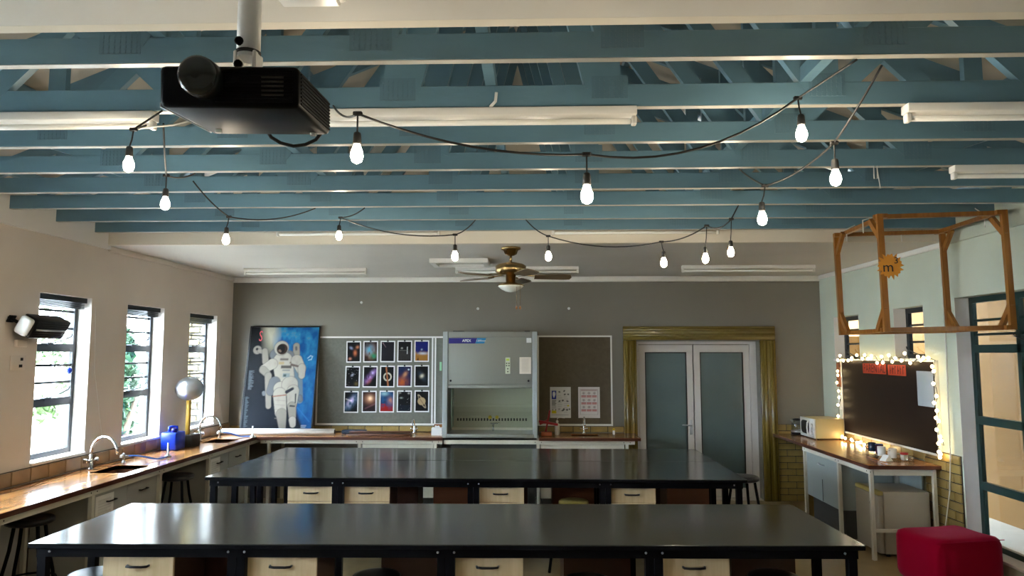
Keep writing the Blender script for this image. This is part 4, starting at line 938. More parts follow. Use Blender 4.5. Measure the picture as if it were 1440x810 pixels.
def notice_a():
    cv = Canvas(0.285, 0.42, 44, 64, (214, 216, 214)); r = np.random.default_rng(2)
    cv.put(cv.rect(.08, .12, .30, .40, .02), (30, 50, 150)); cv.put(cv.ell(.19, .23, .07, .08), (225, 230, 235)); cv.put(cv.ell(.19, .29, .04, .06), (225, 230, 235))
    for k in range(4): cv.put(cv.rect(.08, .43+k*.045, .30-.04*(k % 2), .46+k*.045, .02), (60, 64, 66), .8)
    for k in range(5): cv.put(cv.rect(.08, .61+k*.02, .29, .622+k*.02, .02), (130, 132, 134), .6)
    cv.put(cv.rect(.08, .76, .30, .86, .02), (205, 195, 30)); cv.put(cv.ell(.13, .735, .03, .02), (40, 44, 46)); cv.put(cv.ell(.27, .735, .03, .02), (40, 44, 46))
    for u, v in ((.46, .16), (.68, .13), (.72, .24), (.88, .24), (.44, .46), (.62, .44), (.84, .46), (.45, .72), (.60, .76), (.66, .72), (.80, .74), (.92, .72)): cv.put(cv.ell(u+r.uniform(-.02, .02), v, r.uniform(.03, .06), r.uniform(.018, .035), r.uniform(-1, 1)), (50, 54, 58), .85)
    for k in range(16): u = .36+.3*(k % 2); v = .28+.035*k; cv.put(cv.rect(u, v, u+r.uniform(.15, .28), v+.012, .02), (110, 112, 114), .6)
    cv.put(cv.rect(.82, .58, .92, .63, .02), (200, 190, 40)); cv.put(cv.rect(.07, .9, .9, .908, .01), (90, 92, 94), .7); return cv
def notice_b():
    cv = Canvas(0.295, 0.42, 44, 64, (212, 206, 202)); cv.put(cv.rect(.09, .07, .91, .9, .01)-cv.rect(.105, .08, .895, .89, .01), (120, 110, 105), .7); cv.put(cv.rect(.13, .08, .87, .13, .02), (150, 90, 85), .5)
    for r_ in range(3):
        for c in range(3):
            u = .25+c*.25; v = .20+r_*.225; cv.put(cv.ell(u, v, .065, .042)-cv.ell(u, v, .05, .032)*.6, (140, 120, 115), .7); cv.put(cv.ell(u, v, .025, .02), (80, 70, 70), .6); cv.put(cv.rect(u-.11, v+.075, u+.11, v+.095, .015), (160, 30, 30)); cv.put(cv.rect(u-.11, v+.098, u+.11, v+.14, .02), (190, 90, 85), .7)
    return cv
for f, x, lab in ((notice_a, 0.228, 'safety notice with blue and yellow blocks pinned on the brown pinboard'), (notice_b, 0.615, 'safety notice with red captions pinned on the brown pinboard')):
    t = thing('safety_notice', lab, 'notice', (x, YB-0.0125, 1.098), 0, 'safety notices'); c = f()
    part('sheet', box(0, c.w, -0.0015, 0, 0, c.h), M_paper, t); link('print', c.mesh('print'), None, t, (0, -0.002, 0))
for i, (x, z) in enumerate(((-0.773, 2.60), (0.496, 2.60), (-2.41, 2.69))):
    single('wall_plug', MB().lathe([(0.012, 0), (0.020, 0.004), (0.016, 0.012), (0.004, 0.014)], 12, c=(x, YB, z), axis='-Y'), M_bowl, ['small pale knob on the back wall left of the fan chains', 'small pale knob on the back wall right of the fan chains', 'small pale knob on the back wall above the space photos'][i], 'wall knob', group='pale wall knobs')

# ------------------------------------------------------------------ right counter
RX, RY0, RY1 = 3.235, 7.10, 8.86
t = worktop('worktop', 'glossy orange wooden worktop under the fairy-lit board', RX, XR-0.025, RY0, YB-0.03, [], M_wood, ['-X', '-Y'])
counter_frame('counter_trestle', 'pale steel rail and posts around the bar fridge under the right worktop', 'Y', RY0+0.02, RY1, RX+0.02, XR-0.03, [RY0+0.045, 7.87, RY1-0.03])
t = thing('counter_end_frame', 'pale steel end rails of the right counter above the bar fridge', 'counter frame', (RX, RY0+0.03, 0))
part('end_rail', box(0.06, 0.62, 0, 0.03, 0.80, 0.86), M_cream, t); part('foot_rail', box(0.06, 0.62, 0, 0.03, 0.26, 0.29), M_cream, t)
cr_ = cupboard('blue-grey cupboard in the corner under the right worktop', 'Y', 7.91, RY1-0.05, RX+0.02, XR-0.03, 1, z0=0.30, m=M_cabR)
part('door_joint', box(RX+0.046, RX+0.0495, 8.355, 8.361, 0.31, 0.55), M_ink, cr_)
single('knee_space_panel', box(XR-0.05, XR-0.03, 7.42, 7.84, 0.2, 0.85), M_cabR, 'grey back panel behind the bar fridge', 'panel')
single('corner_panel', box(RX+0.05, XR-0.04, RY1+0.0, RY1+0.02, 0.0, 0.855), M_brick, 'mustard end panel closing the far end of the right counter', 'panel')

t = thing('bar_fridge', 'small off-white bar fridge with a yellowed top edge under the right worktop', 'fridge', (3.37, 7.23, 0), 0.0)
part('cabinet', rbox(0.055, 0.50, 0, 0.50, 0.03, 0.625, r=0.008), M_fridge, t)
d = part('fridge_door', rbox(0.0, 0.05, 0, 0.50, 0.035, 0.585, r=0.012), M_fridge, t)
part('badge', MB().lathe([(0.014, -0.006), (0.022, -0.003), (0.022, 0)], 14, c=(0, 0.16, 0.49), axis='X'), M_blackm, d)
part('top_cap', rbox(0.0, 0.055, 0, 0.50, 0.587, 0.63, r=0.01), M_fridgetop, t)
for x in (0.1, 0.45):
    for y in (0.05, 0.45): part('foot', MB().lathe([(0.018, 0), (0.018, 0.03)], 10, c=(x, y, 0)), M_rubber, t)

# kettle and microwave
t = thing('glass_kettle', 'glass and black electric kettle in the corner beside the microwave', 'kettle', (3.53, 9.755, CZ))
part('base', MB().lathe([(0.085, 0.001), (0.085, 0.02), (0.075, 0.03)], 20), M_black, t)
part('glass_body', MB().lathe([(0.076, 0.031), (0.08, 0.04), (0.072, 0.15), (0.062, 0.185)], 20), glass_mat('kettle_glass', (0.75, 0.78, 0.78)), t)
part('lid', MB().lathe([(0.066, 0.186), (0.064, 0.205), (0.02, 0.215)], 20), M_black, t)
part('collar', MB().lathe([(0.078, 0.031), (0.083, 0.033), (0.083, 0.055), (0.079, 0.057)], 20), M_steelb, t)
part('handle', tube([(0.055, 0, 0.20), (0.10, 0, 0.205), (0.125, 0, 0.18), (0.125, 0, 0.09), (0.105, 0, 0.045), (0.08, 0, 0.04)], 0.013, 10), M_black, t)
part('spout', MB().prism([(-0.09, 0.19), (-0.06, 0.155), (-0.058, 0.195)], -0.015, 0.015, 'XZ'), M_steelb, t)
t = thing('microwave_oven', 'cream microwave oven on the right worktop', 'microwave', (3.53, 9.16, CZ), 0.0)
part('casing', rbox(0.012, 0.365, 0, 0.46, 0.012, 0.255, r=0.008), M_mw, t)
d = part('oven_door', rbox(-0.012, 0.012, 0.12, 0.46, 0.014, 0.253, r=0.005), M_plastic_w, t)
n = 18; poly = [(0.29+0.13*math.copysign(abs(math.cos(2*PI*k/n))**0.6, math.cos(2*PI*k/n)), 0.135+0.085*math.copysign(abs(math.sin(2*PI*k/n))**0.6, math.sin(2*PI*k/n))) for k in range(n)]
part('door_window', MB().prism(poly, -0.016, -0.0121, 'YZ'), M_black, d)
part('door_handle', tube([(-0.012, 0.165, 0.045), (-0.035, 0.155, 0.07), (-0.042, 0.150, 0.135), (-0.035, 0.155, 0.20), (-0.012, 0.165, 0.225)], 0.009, 8), M_plastic_w, d)
cp = part('control_panel', rbox(-0.012, 0.012, 0.0, 0.117, 0.014, 0.253, r=0.005), M_plastic_w, t)
for z in (0.08, 0.17): part('dial', MB().lathe([(0.022, -0.02), (0.024, 0)], 14, c=(-0.013, 0.055, z), axis='X'), M_plastic_w, cp)
for x in (0.05, 0.33):
    for y in (0.05, 0.41): part('foot', MB().lathe([(0.014, 0.001), (0.014, 0.012)], 8, c=(x, y, 0)), M_rubber, t)

# brown board, sign, papers
BY0, BY1, BZ0, BZ1 = 7.12, 9.22, 1.005, 1.895
t = thing('display_board', 'dark brown display board edged with fairy lights on the right wall', 'board', (XR, 0, 0))
part('board_face', box(-0.026, -0.003, BY0, BY1, BZ0, BZ1), M_board, t)
for b_ in ((-0.036, -0.002, BY0-0.02, BY0, BZ0, BZ1), (-0.036, -0.002, BY1, BY1+0.02, BZ0, BZ1), (-0.036, -0.002, BY0-0.02, BY1+0.02, BZ0-0.02, BZ0), (-0.036, -0.002, BY0-0.02, BY1+0.02, BZ1, BZ1+0.015)): part('frame_strip', box(*b_), M_alupin, t)
t = thing('red_title_strip', 'orange-red title strip with dark letters at the top of the brown board', 'sign', (XR-0.027, 8.64, 1.745))
part('strip', MB().box(-0.002, 0, -0.56, 0.0, 0.0, 0.115), M_signred, t); part('strip', MB().box(-0.002, 0, -0.98, -0.60, -0.005, 0.11), M_signred, t)
place_text(text_mesh('PARENTAL', 0.135, 0.0005, bold=0.001), 'lettering', M_signdark, t, (-0.003, -0.28, 0.056), (PI/2, 0, -PI/2)).scale = (0.80, 1, 1)
sk = MB(); r = np.random.default_rng(3)
for k in range(6): sk.box(-0.0026, -0.002, -0.655-k*0.055, -0.640-k*0.055, 0.01, 0.098); sk.box(-0.0026, -0.002, -0.665-k*0.055-0.012*(k % 2), -0.640-k*0.055, 0.04+0.02*(k % 3), 0.055+0.02*(k % 3))
part('worn_lettering', sk, M_signdark, t)['kind'] = 'stuff'
single('hanging_sheet', rbox(XR-0.031, XR-0.028, 7.15, 7.45, 1.45, 1.80, r=0.001, seg=1), mat('bluish_paper', (0.38, 0.42, 0.45), 0.6), 'pale blue-grey sheet hanging at the near end of the brown board', 'paper')
single('tan_card', box(XR-0.006, XR-0.001, 9.26, 9.44, 1.55, 1.86), M_tan, 'tan card on the wall left of the brown board', 'card')
t = thing('small_poster', 'white sheet with a dark antler mark below the tan card', 'poster', (XR-0.001, 9.42, 1.26))
part('sheet', box(-0.005, 0, -0.14, 0, 0, 0.25), M_paper, t); part('emblem', MB().prism([(-0.07, 0.10), (-0.04, 0.19), (-0.06, 0.16), (-0.07, 0.15), (-0.08, 0.16), (-0.10, 0.19)], -0.0065, -0.005, 'YZ'), M_ink, t)

# fairy lights around the board
t = thing('fairy_lights', 'string of warm fairy lights draped round the brown board', 'fairy lights', (XR-0.05, 0, 0))
r = np.random.default_rng(11); path = []
def seg(a, b_, n, jy, jz, sag=0.0):
    for k in range(n):
        u = k/n; path.append((r.uniform(-0.02, 0.012), a[0]+(b_[0]-a[0])*u+r.uniform(-jy, jy), a[1]+(b_[1]-a[1])*u+r.uniform(-jz, jz)-sag*math.sin(PI*u)))
seg((9.27, 1.18), (9.27, 1.5), 5, .02, .02); seg((9.27, 1.5), (9.26, 1.93), 8, .02, .02)
seg((9.22, 1.92), (8.6, 1.93), 10, .02, .035); seg((8.6, 1.93), (8.2, 1.93), 9, .03, .04); seg((8.2, 1.91), (7.4, 1.93), 15, .02, .055); seg((7.35, 1.92), (7.08, 1.95), 6, .02, .04)
seg((7.08, 1.9), (7.06, 1.45), 8, .025, .02); seg((7.06, 1.45), (7.02, 1.15), 9, .04, .02); seg((7.02, 1.15), (7.04, 0.955), 8, .03, .02)
main = path[:]
part('wire', tube(main, 0.0035, 5), mat('green_wire', (0.01, 0.02, 0.008), 0.5), t)
path = []; seg((9.12, 0.97), (9.08, 0.93), 3, .01, .01); seg((9.05, 0.925), (8.05, 0.94), 20, .03, .018); low = [(p[0]-0.035, p[1], max(p[2], 0.917)) for p in path]
part('wire', tube(low, 0.0035, 5), MATS['green_wire'], t)
fb = MB().lathe([(0.004, -0.017), (0.010, -0.013), (0.0155, -0.004), (0.0155, 0.005), (0.009, 0.014), (0.003, 0.017)], 8).mesh('fairy_bulb')
for i_, p in enumerate(main + low):
    if i_ % 5 in (1, 3): continue
    part('fairy_bulb', fb, M_fairy, t, loc=(p[0]-0.014, p[1], p[2]))
single('power_cable', tube([(XR-0.008, 6.95, 3.0), (XR-0.008, 6.94, 2.0), (XR-0.03, 6.93, 1.0), (XR-0.04, 6.95, 0.7), (XR-0.06, 7.02, 0.35), (XR-0.10, 7.04, 0.02)], 0.006, 6), M_plastic_w, 'thin white power cable running down the right wall past the board', 'cable')

# mugs and clutter
def mug(label, loc, m, rz, s_=1.0, lid=None):
    t = thing('mug', label, 'mug', loc, rz, 'mugs on the right worktop')
    part('cup', MB().lathe([(0.034*s_, 0.001), (0.038*s_, 0.004), (0.040*s_, 0.095*s_), (0.037*s_, 0.095*s_), (0.035*s_, 0.012), (0.002, 0.010)], 18), m, t)
    part('handle', tube([(0.036*s_, 0, 0.078*s_), (0.062*s_, 0, 0.075*s_), (0.068*s_, 0, 0.048*s_), (0.058*s_, 0, 0.024*s_), (0.036*s_, 0, 0.02*s_)], 0.0055*s_, 8), m, t)
mug('dark blue mug at the back of the mug row', (3.70, 8.02, CZ+0.012), mat('mug_blue', (0.008, 0.02, 0.05), 0.2), 2.2)
mug('pale blue mug beside the dark blue mug', (3.72, 7.90, CZ+0.012), mat('mug_paleblue', (0.08, 0.13, 0.28), 0.2), 0.5)
mug('purple mug between the blue and white mugs', (3.67, 7.79, CZ+0.012), mat('mug_purple', (0.05, 0.012, 0.04), 0.2), 0.8)
mug('plain white mug in the middle of the mug row', (3.64, 7.68, CZ+0.012), M_plastic_w, 0.6)
mug('white mug with dark handle shadow nearest the red cup lid', (3.68, 7.53, CZ+0.012), M_plastic_w, 3.6)
t = thing('serving_tray', 'clear tray under the mugs on the right worktop', 'tray', (3.66, 7.72, CZ))
part('tray_base', rbox(-0.13, 0.13, -0.40, 0.36, 0.001, 0.006, r=0.002, seg=1), M_clear, t)
t = thing('storage_tub', 'small tub with a red lid beside the white mug', 'tub', (3.74, 7.42, CZ))
part('tub', MB().lathe([(0.03, 0.006), (0.036, 0.06)], 16), M_plastic_w, t); part('lid', MB().lathe([(0.038, 0.061), (0.038, 0.075), (0.03, 0.08)], 16), M_redpl, t)
t = thing('paper_scoop', 'folded white card lying in front of the mugs', 'card', (3.55, 7.40, CZ), 0.4)
part('fold', MB().prism([(-0.05, 0.001), (0.05, 0.001), (0.052, 0.004), (0.0, 0.06), (-0.052, 0.004)], -0.035, 0.035, 'XZ'), M_paper, t); part('crease', box(-0.003, 0.003, -0.035, 0.035, 0.058, 0.0615), M_paper, t)
t = thing('glass_jar', 'clear glass jar at the near end of the right worktop', 'jar', (3.70, 7.25, CZ))
part('glass', MB().lathe([(0.04, 0.001), (0.045, 0.01), (0.045, 0.07), (0.038, 0.075), (0.036, 0.072), (0.041, 0.066), (0.041, 0.013), (0.002, 0.01)], 18), M_clear, t); part('rim', tube([(math.cos(2*PI*k/18)*0.04, math.sin(2*PI*k/18)*0.04, 0.075) for k in range(19)], 0.003, 5, caps=False), M_clear, t)

# ------------------------------------------------------------------ ottoman
t = thing('cube_ottoman', 'crimson fabric cube ottoman standing by the tall right window', 'ottoman', (3.49, 6.28, 0), 0.22)
bm = bmesh.new(); bmesh.ops.create_cube(bm, size=1); bmesh.ops.subdivide_edges(bm, edges=list(bm.edges), cuts=7, use_grid_fill=True)
for v in bm.verts:
    x, y, z = v.co; k = 0.0
    L_ = (abs(2*x)**9+abs(2*y)**9+abs(2*z)**9)**(1/9); f = 1.0/max(L_, 1e-6) if L_ > 1 else 1
    x, y, z = x*f, y*f, z*f
    if z > 0.45: z += 0.012*math.cos(3*x*2)*math.cos(3*y*2)-0.02*math.exp(-((x-0.05)**2+(y-0.2)**2)*60)
    v.co = (x*0.66, y*0.50, 0.275+z*0.41)
for f in bm.faces: f.smooth = True
me = bpy.data.meshes.new('cushion'); bm.to_mesh(me); bm.free(); part('cushion', me, M_red, t)
part('seam_piping', tube([(-0.32, -0.242, 0.455), (-0.2, -0.252, 0.458), (0.2, -0.252, 0.458), (0.32, -0.242, 0.455)], 0.004, 6), M_red, t)
for x in (-0.26, 0.26):
    for y in (-0.18, 0.18): part('foot', MB().lathe([(0.022, 0), (0.026, 0.08)], 12, c=(x, y, 0)), M_black, t)

# ------------------------------------------------------------------ cubic metre frame
t = thing('cubic_metre_frame', 'hanging pine frame of one cubic metre with an orange star badge', 'wooden frame', (3.34, 6.25, 2.157)); t.rotation_euler = (0, math.radians(-1.0), -0.056)
a = 0.48; q = 0.035
for sx in (-1, 1):
    for sy in (-1, 1): part('upright', MB().box(sx*a-q/2*1.3, sx*a+q/2*1.3, sy*a-q/2, sy*a+q/2, 0, 0.96), M_pine, t)
for z in (0.018, 0.942):
    for s_ in (-1, 1):
        part('rail', MB().bar((-a-0.03, s_*a-s_*q, z), (a+0.03, s_*a-s_*q, z), q, 0.036), M_pine, t)
        part('rail', MB().bar((s_*a-s_*q*1.2, -a-0.02, z), (s_*a-s_*q*1.2, a+0.02, z), q, 0.034), M_pine, t)
for sx in (-1, 1):
    for sy in (-1, 1):
        part('corner_brace', MB().bar((sx*a, sy*a, 0.76), (sx*a, sy*(a-0.17), 0.93), 0.03, 0.045, ext=0.01), M_pine, t)
        part('corner_brace', MB().bar((sx*a, sy*a, 0.20), (sx*a, sy*(a-0.15), 0.03) if sx < 0 else (sx*a, sy*(a-0.15), 0.03), 0.03, 0.045, ext=0.01), M_pine, t)
for x0_, y0_, x1_, y1_ in ((-0.45, 0.30, -0.28, 0.40), (-0.48, -0.15, -0.25, 0.05), (0.46, -0.25, 0.44, -0.15), (0.10, 0.45, 0.12, 0.45)):
    part('hanging_cord', tube([(x0_, y0_, 0.86), (x0_, y0_, 0.97), (x1_, y1_, 1.045)], 0.0045, 6), M_plastic_w, t)
st = []
for k in range(36):
    an = 2*PI*k/36; rr = 0.105 if k % 2 == 0 else 0.080; rr *= 1+0.1*math.sin(k*2.3); st.append((rr*math.cos(an), rr*math.sin(an)))
b_ = part('star_badge', MB().prism(st, -0.006, 0.0, 'XZ'), M_star, t, loc=(-a+0.05, -a-0.024, 0.53))
place_text(text_mesh('m', 0.115, 0.0008), 'lettering', M_ink, b_, (-0.02, -0.0075, -0.012), (PI/2, 0, 0)); place_text(text_mesh('3', 0.075, 0.0008), 'lettering', M_ink, b_, (0.045, -0.0075, 0.04), (PI/2, 0, 0))

# ------------------------------------------------------------------ ceiling fittings
def fluorescent(label, loc, L=1.5, rz=0.0, tubes=1, wall=False):
    t = thing('fluorescent_light', label, 'light fitting', loc, rz, 'unlit fluorescent battens')
    part('batten', MB().rbox(-L/2, L/2, -0.035, 0.035, -0.042, 0, r=0.005), M_white, t)
    for s_ in (-1, 1): part('lamp_holder', MB().rbox(s_*(L/2-0.012)-0.012, s_*(L/2-0.012)+0.012, -0.020, 0.020, -0.085, -0.043, r=0.006), M_plastic_w, t)
    part('tube', MB().lathe([(0.010, -L/2+0.026), (0.014, -L/2+0.03), (0.014, L/2-0.03), (0.010, L/2-0.026)], 12, c=(0, 0, -0.066), axis='X'), M_tube, t)
fluorescent('white fluorescent batten hung under the near trusses, right of the projector', (-0.31, 3.292, ZB-0.001), 1.6)
fluorescent('white fluorescent batten under the near trusses at the left edge', (-2.62, 3.292, ZB-0.001), 1.6)
fluorescent('white fluorescent batten under the near trusses at the right edge', (2.54, 3.292, ZB-0.001), 1.6)
fluorescent('white fluorescent batten in front of the white gable, left of the fan', (-1.70, 6.79, 3.20), 1.60)
fluorescent('white fluorescent batten in front of the white gable, right of the fan', (0.98, 6.79, 3.20), 1.60)
fluorescent('white fluorescent batten on the flat ceiling above the astronaut poster', (-2.86, 8.80, ZC-0.001), 1.55)
fluorescent('white fluorescent batten on the flat ceiling behind the fan', (-0.20, 8.72, ZC-0.001), 1.52)
fluorescent('white fluorescent batten on the flat ceiling in front of the double door', (2.61, 8.66, ZC-0.001), 1.60)
fluorescent('white fluorescent batten beyond the hanging frame near the right edge', (3.2, 4.41, ZB-0.001), 1.2)
t = thing('ceiling_vent', 'white framed vent in the flat ceiling behind the fan', 'vent', (-0.84, 8.15, ZC))
part('core', box(-0.27, 0.27, -0.17, 0.17, -0.02, -0.001), M_ceil, t)
for b_ in ((-0.33, 0.33, -0.23, -0.17, -0.05, -0.001), (-0.33, 0.33, 0.17, 0.23, -0.05, -0.001), (-0.33, -0.27, -0.17, 0.17, -0.05, -0.001), (0.27, 0.33, -0.17, 0.17, -0.05, -0.001)): part('frame_strip', box(*b_), M_white, t)
t = thing('emergency_light', 'white emergency light box on the near ceiling beside the projector pole', 'light fitting', (-0.64, 1.90, ZC))
part('housing', MB().rbox(-0.10, 0.10, -0.08, 0.08, -0.05, -0.001, r=0.012), M_plastic_w, t); part('cover', MB().rbox(-0.085, 0.085, -0.065, 0.065, -0.066, -0.05, r=0.006), M_white, t)
part('maker_strip', box(-0.05, 0.05, -0.02, -0.012, -0.0668, -0.066), M_cab, t)
single('conduit', tube([(-0.17, 3.24, 3.20), (-0.175, 3.25, 3.16), (-0.20, 3.27, 3.14)], 0.008, 8), M_plastic_w, 'short grey conduit feeding the near fluorescent batten', 'conduit')

# fan
t = thing('ceiling_fan', 'brass ceiling fan with five wooden blades and an opal light bowl', 'ceiling fan', (-0.225, 7.12, ZC))
part('canopy', MB().lathe([(0.10, -0.001), (0.10, -0.02), (0.075, -0.03), (0.06, -0.07), (0.03, -0.085)], 24), M_brass, t)
part('down_rod', MB().lathe([(0.013, -0.15), (0.013, -0.08)], 12), M_brass, t)
part('motor_housing', MB().lathe([(0.06, -0.285), (0.13, -0.272), (0.155, -0.25), (0.155, -0.19), (0.13, -0.172), (0.04, -0.15)], 28), M_brass, t)
part('light_kit', MB().lathe([(0.135, -0.392), (0.14, -0.385), (0.10, -0.37), (0.05, -0.355), (0.05, -0.285)], 24), M_brass, t)
part('light_bowl', MB().lathe([(0.006, -0.455), (0.05, -0.447), (0.09, -0.428), (0.12, -0.405), (0.128, -0.392)], 24), M_bowl, t)
for k in range(5):
    an = math.radians(4+72*k); pit = -0.22
    mb = MB(); prof = [(0.24, -0.055), (0.54, -0.072), (0.60, -0.062), (0.615, 0.0), (0.60, 0.062), (0.54, 0.072), (0.24, 0.055)]
    vs0 = []; R_ = Matrix.Rotation(an, 4, 'Z') @ Matrix.Rotation(pit, 4, 'X')
    nn = len(prof); vs0 = [R_ @ Vector((x, y, -0.004)) + Vector((0, 0, -0.30)) for x, y in prof] + [R_ @ Vector((x, y, 0.004)) + Vector((0, 0, -0.30)) for x, y in prof]
    mb.add(vs0, [tuple(range(nn-1, -1, -1)), tuple(range(nn, 2*nn))] + [(i, (i+1) % nn, nn+(i+1) % nn, nn+i) for i in range(nn)])
    bl = part('fan_blade', mb, M_fanw, t)
    part('blade_iron', MB().bar(R_ @ Vector((0.10, 0, 0.008)) + Vector((0, 0, -0.285)), R_ @ Vector((0.27, 0, 0.008)) + Vector((0, 0, -0.30)), 0.03, 0.008), M_brass, bl)
for x in (0.06, 0.095):
    ch_ = part('pull_chain', tube([(x, -0.10, -0.39), (x, -0.10, -0.60)], 0.002, 5), M_brass, t); part('chain_bead', MB().lathe([(0.004, -0.635), (0.011, -0.625), (0.011, -0.61), (0.003, -0.60)], 10, c=(x, -0.10, 0)), M_pine, ch_)

# projector
M_projb = mat('projector_black', (0.004, 0.0045, 0.006), 0.4, spec=0.06)
t = thing('projector', 'black projector hanging upside down from a white ceiling pole', 'projector', (-0.70, 1.70, 2.60)); t.rotation_euler = (math.radians(6), 0, math.radians(3))
pf = [(-0.165, -0.15), (0.165, -0.15), (0.165, 0.165), (-0.165, 0.165)]
body = MB(); body.rbox(-0.158, 0.158, -0.15, 0.165, -0.048, 0.048, r=0.014, seg=3); bo = part('body', body, M_projb, t)
for k in range(9):
    z = -0.035+k*0.0085
    part('cooling_rib', box(0.158, 0.1605, -0.13, 0.15, z-0.002, z+0.002), M_blackm, bo)
for k in range(9): part('cooling_rib', box(-0.03, 0.145, -0.1525, -0.150, -0.036+k*0.0085, -0.033+k*0.0085), M_blackm, bo)
for k in range(5): part('vent_slot', box(0.075, 0.125, -0.1545, -0.1525, -0.022+k*0.010, -0.018+k*0.010), mat('vent_grey', (0.03, 0.03, 0.028), 0.4), bo)
part('lens_barrel', MB().lathe([(0.044, 0.13), (0.045, 0.185), (0.042, 0.192), (0.030, 0.194)], 28, c=(-0.052, 0, 0.012), axis='-Y'), M_black, bo)
part('lens_cap', MB().lathe([(0.042, 0.193), (0.043, 0.198), (0.036, 0.204), (0.01, 0.207)], 28, c=(-0.052, 0, 0.012), axis='-Y'), mat('lens_black', (0.006, 0.010, 0.011), 0.12), bo)
part('edge_trim', box(-0.160, -0.157, -0.14, 0.15, -0.046, -0.036), M_steelb, bo)
part('foot', MB().lathe([(0.008, -0.056), (0.009, -0.048)], 10, c=(0.12, 0.13, 0)), M_plastic_w, bo); part('foot', MB().lathe([(0.008, -0.056), (0.009, -0.048)], 10, c=(-0.12, 0.10, 0)), M_plastic_w, bo)
t2 = thing('projector_mount', 'white tubular ceiling mount of the projector', 'mount', (-0.72, 1.72, 2.66))
part('pole', MB().lathe([(0.029, 0.06), (0.029, ZC-2.66-0.001)], 24), M_white, t2)
for s_ in (-1, 1): part('yoke_arm', rbox(s_*0.024-0.005, s_*0.024+0.005, -0.025, 0.025, 0.005, 0.075, r=0.003, seg=1), M_white, t2)
part('base_plate', rbox(-0.05, 0.06, -0.04, 0.04, -0.004, 0.006, r=0.003, seg=1), M_white, t2)
for z in (0.035, 0.095): part('bolt', MB().lathe([(0.011, 0.026), (0.011, 0.034), (0.006, 0.036)], 10, c=(-0.012, 0, z), axis='-Y'), M_blackm, t2)
part('clamp_band', MB().lathe([(0.0305, 0.070), (0.0305, 0.079)], 20), M_ink, t2)
single('projector_cable', tube([(-0.74, 1.90, 2.60), (-0.725, 1.905, 2.575), (-0.70, 1.91, 2.560), (-0.665, 1.915, 2.552), (-0.63, 1.91, 2.555), (-0.60, 1.905, 2.567), (-0.58, 1.90, 2.59)], 0.005, 8), M_rubber, 'black cable loop hanging behind the projector', 'cable')
single('projector_cable', tube([(-1.60, 3.27, 3.13), (-1.63, 3.25, 3.08), (-1.70, 3.22, 3.05), (-1.80, 3.20, 3.035), (-1.85, 3.195, 3.025)], 0.0045, 8), M_plastic_w, 'short white cable joining the leftmost festoon bulb', 'cable')

# ------------------------------------------------------------------ festoon strings
def sag(p, q, s_, n=10):
    p, q = Vector(p), Vector(q); return [p.lerp(q, k/n)-Vector((0, 0, s_*4*(k/n)*(1-k/n))) for k in range(n+1)]
sock_me = MB().lathe([(0.006, 0.0), (0.013, -0.004), (0.015, -0.012), (0.017, -0.045), (0.015, -0.05)], 14).mesh('lamp_socket')
bulb_me = MB().lathe([(0.011, 0.0), (0.014, -0.008), (0.023, -0.032), (0.024, -0.048), (0.018, -0.066), (0.004, -0.074)], 16).mesh('bulb')
joint_me = MB().rbox(-0.018, 0.018, -0.008, 0.008, -0.008, 0.008, r=0.003, seg=1).mesh('cable_joint')
def festoon(label, runs, bulbs):
    t = thing('festoon_lights', label, 'festoon lights', (0, 0, 0), 0, 'festoon strings under the trusses')
    for pts in runs: part('cable', tube(pts, 0.0048, 6), M_rubber, t)
    for (x, y, z, drop, ax, ay) in bulbs:
        part('cable_joint', joint_me, M_rubber, t, loc=(x, y, z))
        part('drop_cord', tube([(x, y, z), (x+ax*0.4, y+ay*.4, z-drop*0.6), (x+ax, y+ay, z-drop)], 0.0035, 6), M_rubber, t)
        s_ = part('lamp_socket', sock_me, M_rubber, t, loc=(x+ax, y+ay, z-drop))
        b2 = part('bulb', bulb_me, M_bulb, s_, loc=(0, 0, -0.049))
        if ax > .03: s_.rotation_euler = (0, 0.25, 0)
A, B, C_, D, E_, F_, G, H_, I_, J, K, L_, Mb, Nb = [(-1.866, 3.19, 3.021), (-0.672, 2.64, 2.895), (0.208, 2.70, 2.745), (1.153, 3.04, 3.084), (1.339, 3.13, 2.910), (-2.052, 3.85, 2.970), (1.20, 3.65, 2.842), (-2.118, 4.83, 2.926), (-1.541, 5.58, 3.062), (-0.573, 5.16, 2.848), (0.119, 5.49, 2.889), (0.973, 5.37, 2.821), (1.30, 5.3, 2.93), (1.47, 5.25, 2.97)]
def bb(p, drop=0.072, ax=0.0, ay=0.0): return (*p, drop, ax, ay)
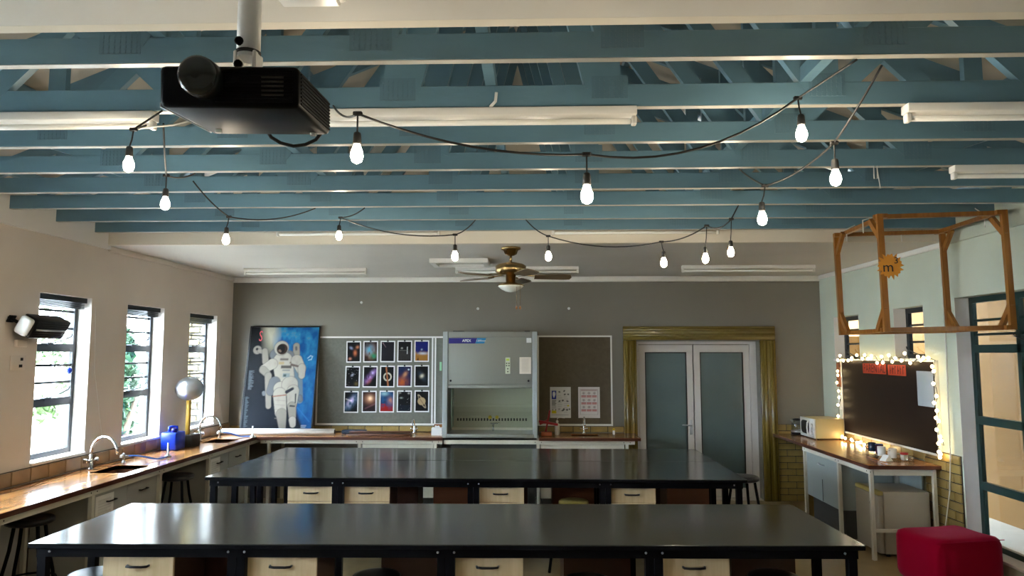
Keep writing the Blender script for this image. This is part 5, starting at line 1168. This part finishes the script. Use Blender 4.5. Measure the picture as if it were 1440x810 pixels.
festoon('front festoon string of three warm bulbs passing right of the projector', [sag((-0.93, 3.20, 3.128), B, 0.03) + sag(B, C_, 0.05)[1:] + sag(C_, D, 0.10)[1:] + sag(D, (1.274, 2.74, 3.128), 0.0)[1:]], [bb(B), bb(C_), bb(D, 0.072, 0.01)])
festoon('left festoon string of five warm bulbs below the trusses', [sag((-1.76, 3.24, 3.128), A, 0.0, 4), sag(A, (-1.85, 3.37, 3.12), .0, 3), sag((-1.85, 3.42, 3.125), F_, 0.03) + sag(F_, (-2.16, 4.40, 3.126), 0.02)[1:], sag((-2.27, 4.60, 3.126), H_, 0.02) + sag(H_, (-1.73, 5.52, 3.126), 0.05)[1:], sag((-1.33, 5.51, 3.126), I_, 0.02) + sag(I_, J, 0.06)[1:] + sag(J, (-0.50, 6.06, 3.126), 0.02)[1:]], [bb(A, 0.08, -0.015), bb(F_), bb(H_, .072, -0.015), bb(I_, .06, -0.01), bb(J)])
festoon('right festoon string of six warm bulbs below the trusses', [sag((1.40, 2.80, 3.128), E_, 0.01) + sag(E_, G, 0.03)[1:] + sag(G, (1.29, 4.40, 3.126), 0.01)[1:], sag((-0.06, 6.06, 3.126), K, 0.02) + sag(K, L_, 0.06)[1:] + sag(L_, Mb, 0.03)[1:] + sag(Mb, Nb, 0.04)[1:] + sag(Nb, (1.60, 5.51, 3.126), .0)[1:]], [bb(E_), bb(G, .085, -0.02), bb(K), bb(L_, .072, 0.015), bb(Mb, 0.16, -0.015), bb(Nb, .16, -.01)])
single('cable_tie', tube([(2.10, 4.36, 3.13), (2.10, 4.362, 3.05), (2.12, 4.362, 3.05), (2.12, 4.362, 3.13), (2.135, 4.362, 2.99)], 0.003, 5), M_plastic_w, 'white cable tie ends hanging from a truss near the right edge', 'cable tie')

# every thing's origin sits at its base
for o in [o for o in COL.objects if o.type == 'EMPTY' and o.parent is None and o.location.length < 0.3 and o.children]:
    pts = [c.location + Vector(p) for c in o.children if c.type == 'MESH' for p in c.bound_box]
    if not pts: continue
    lo = Vector([min(p[i] for p in pts) for i in range(3)]); hi = Vector([max(p[i] for p in pts) for i in range(3)])
    sh = Vector(((lo.x+hi.x)/2, (lo.y+hi.y)/2, lo.z)); o.location = o.location + sh
    for c in o.children: c.location = c.location - sh
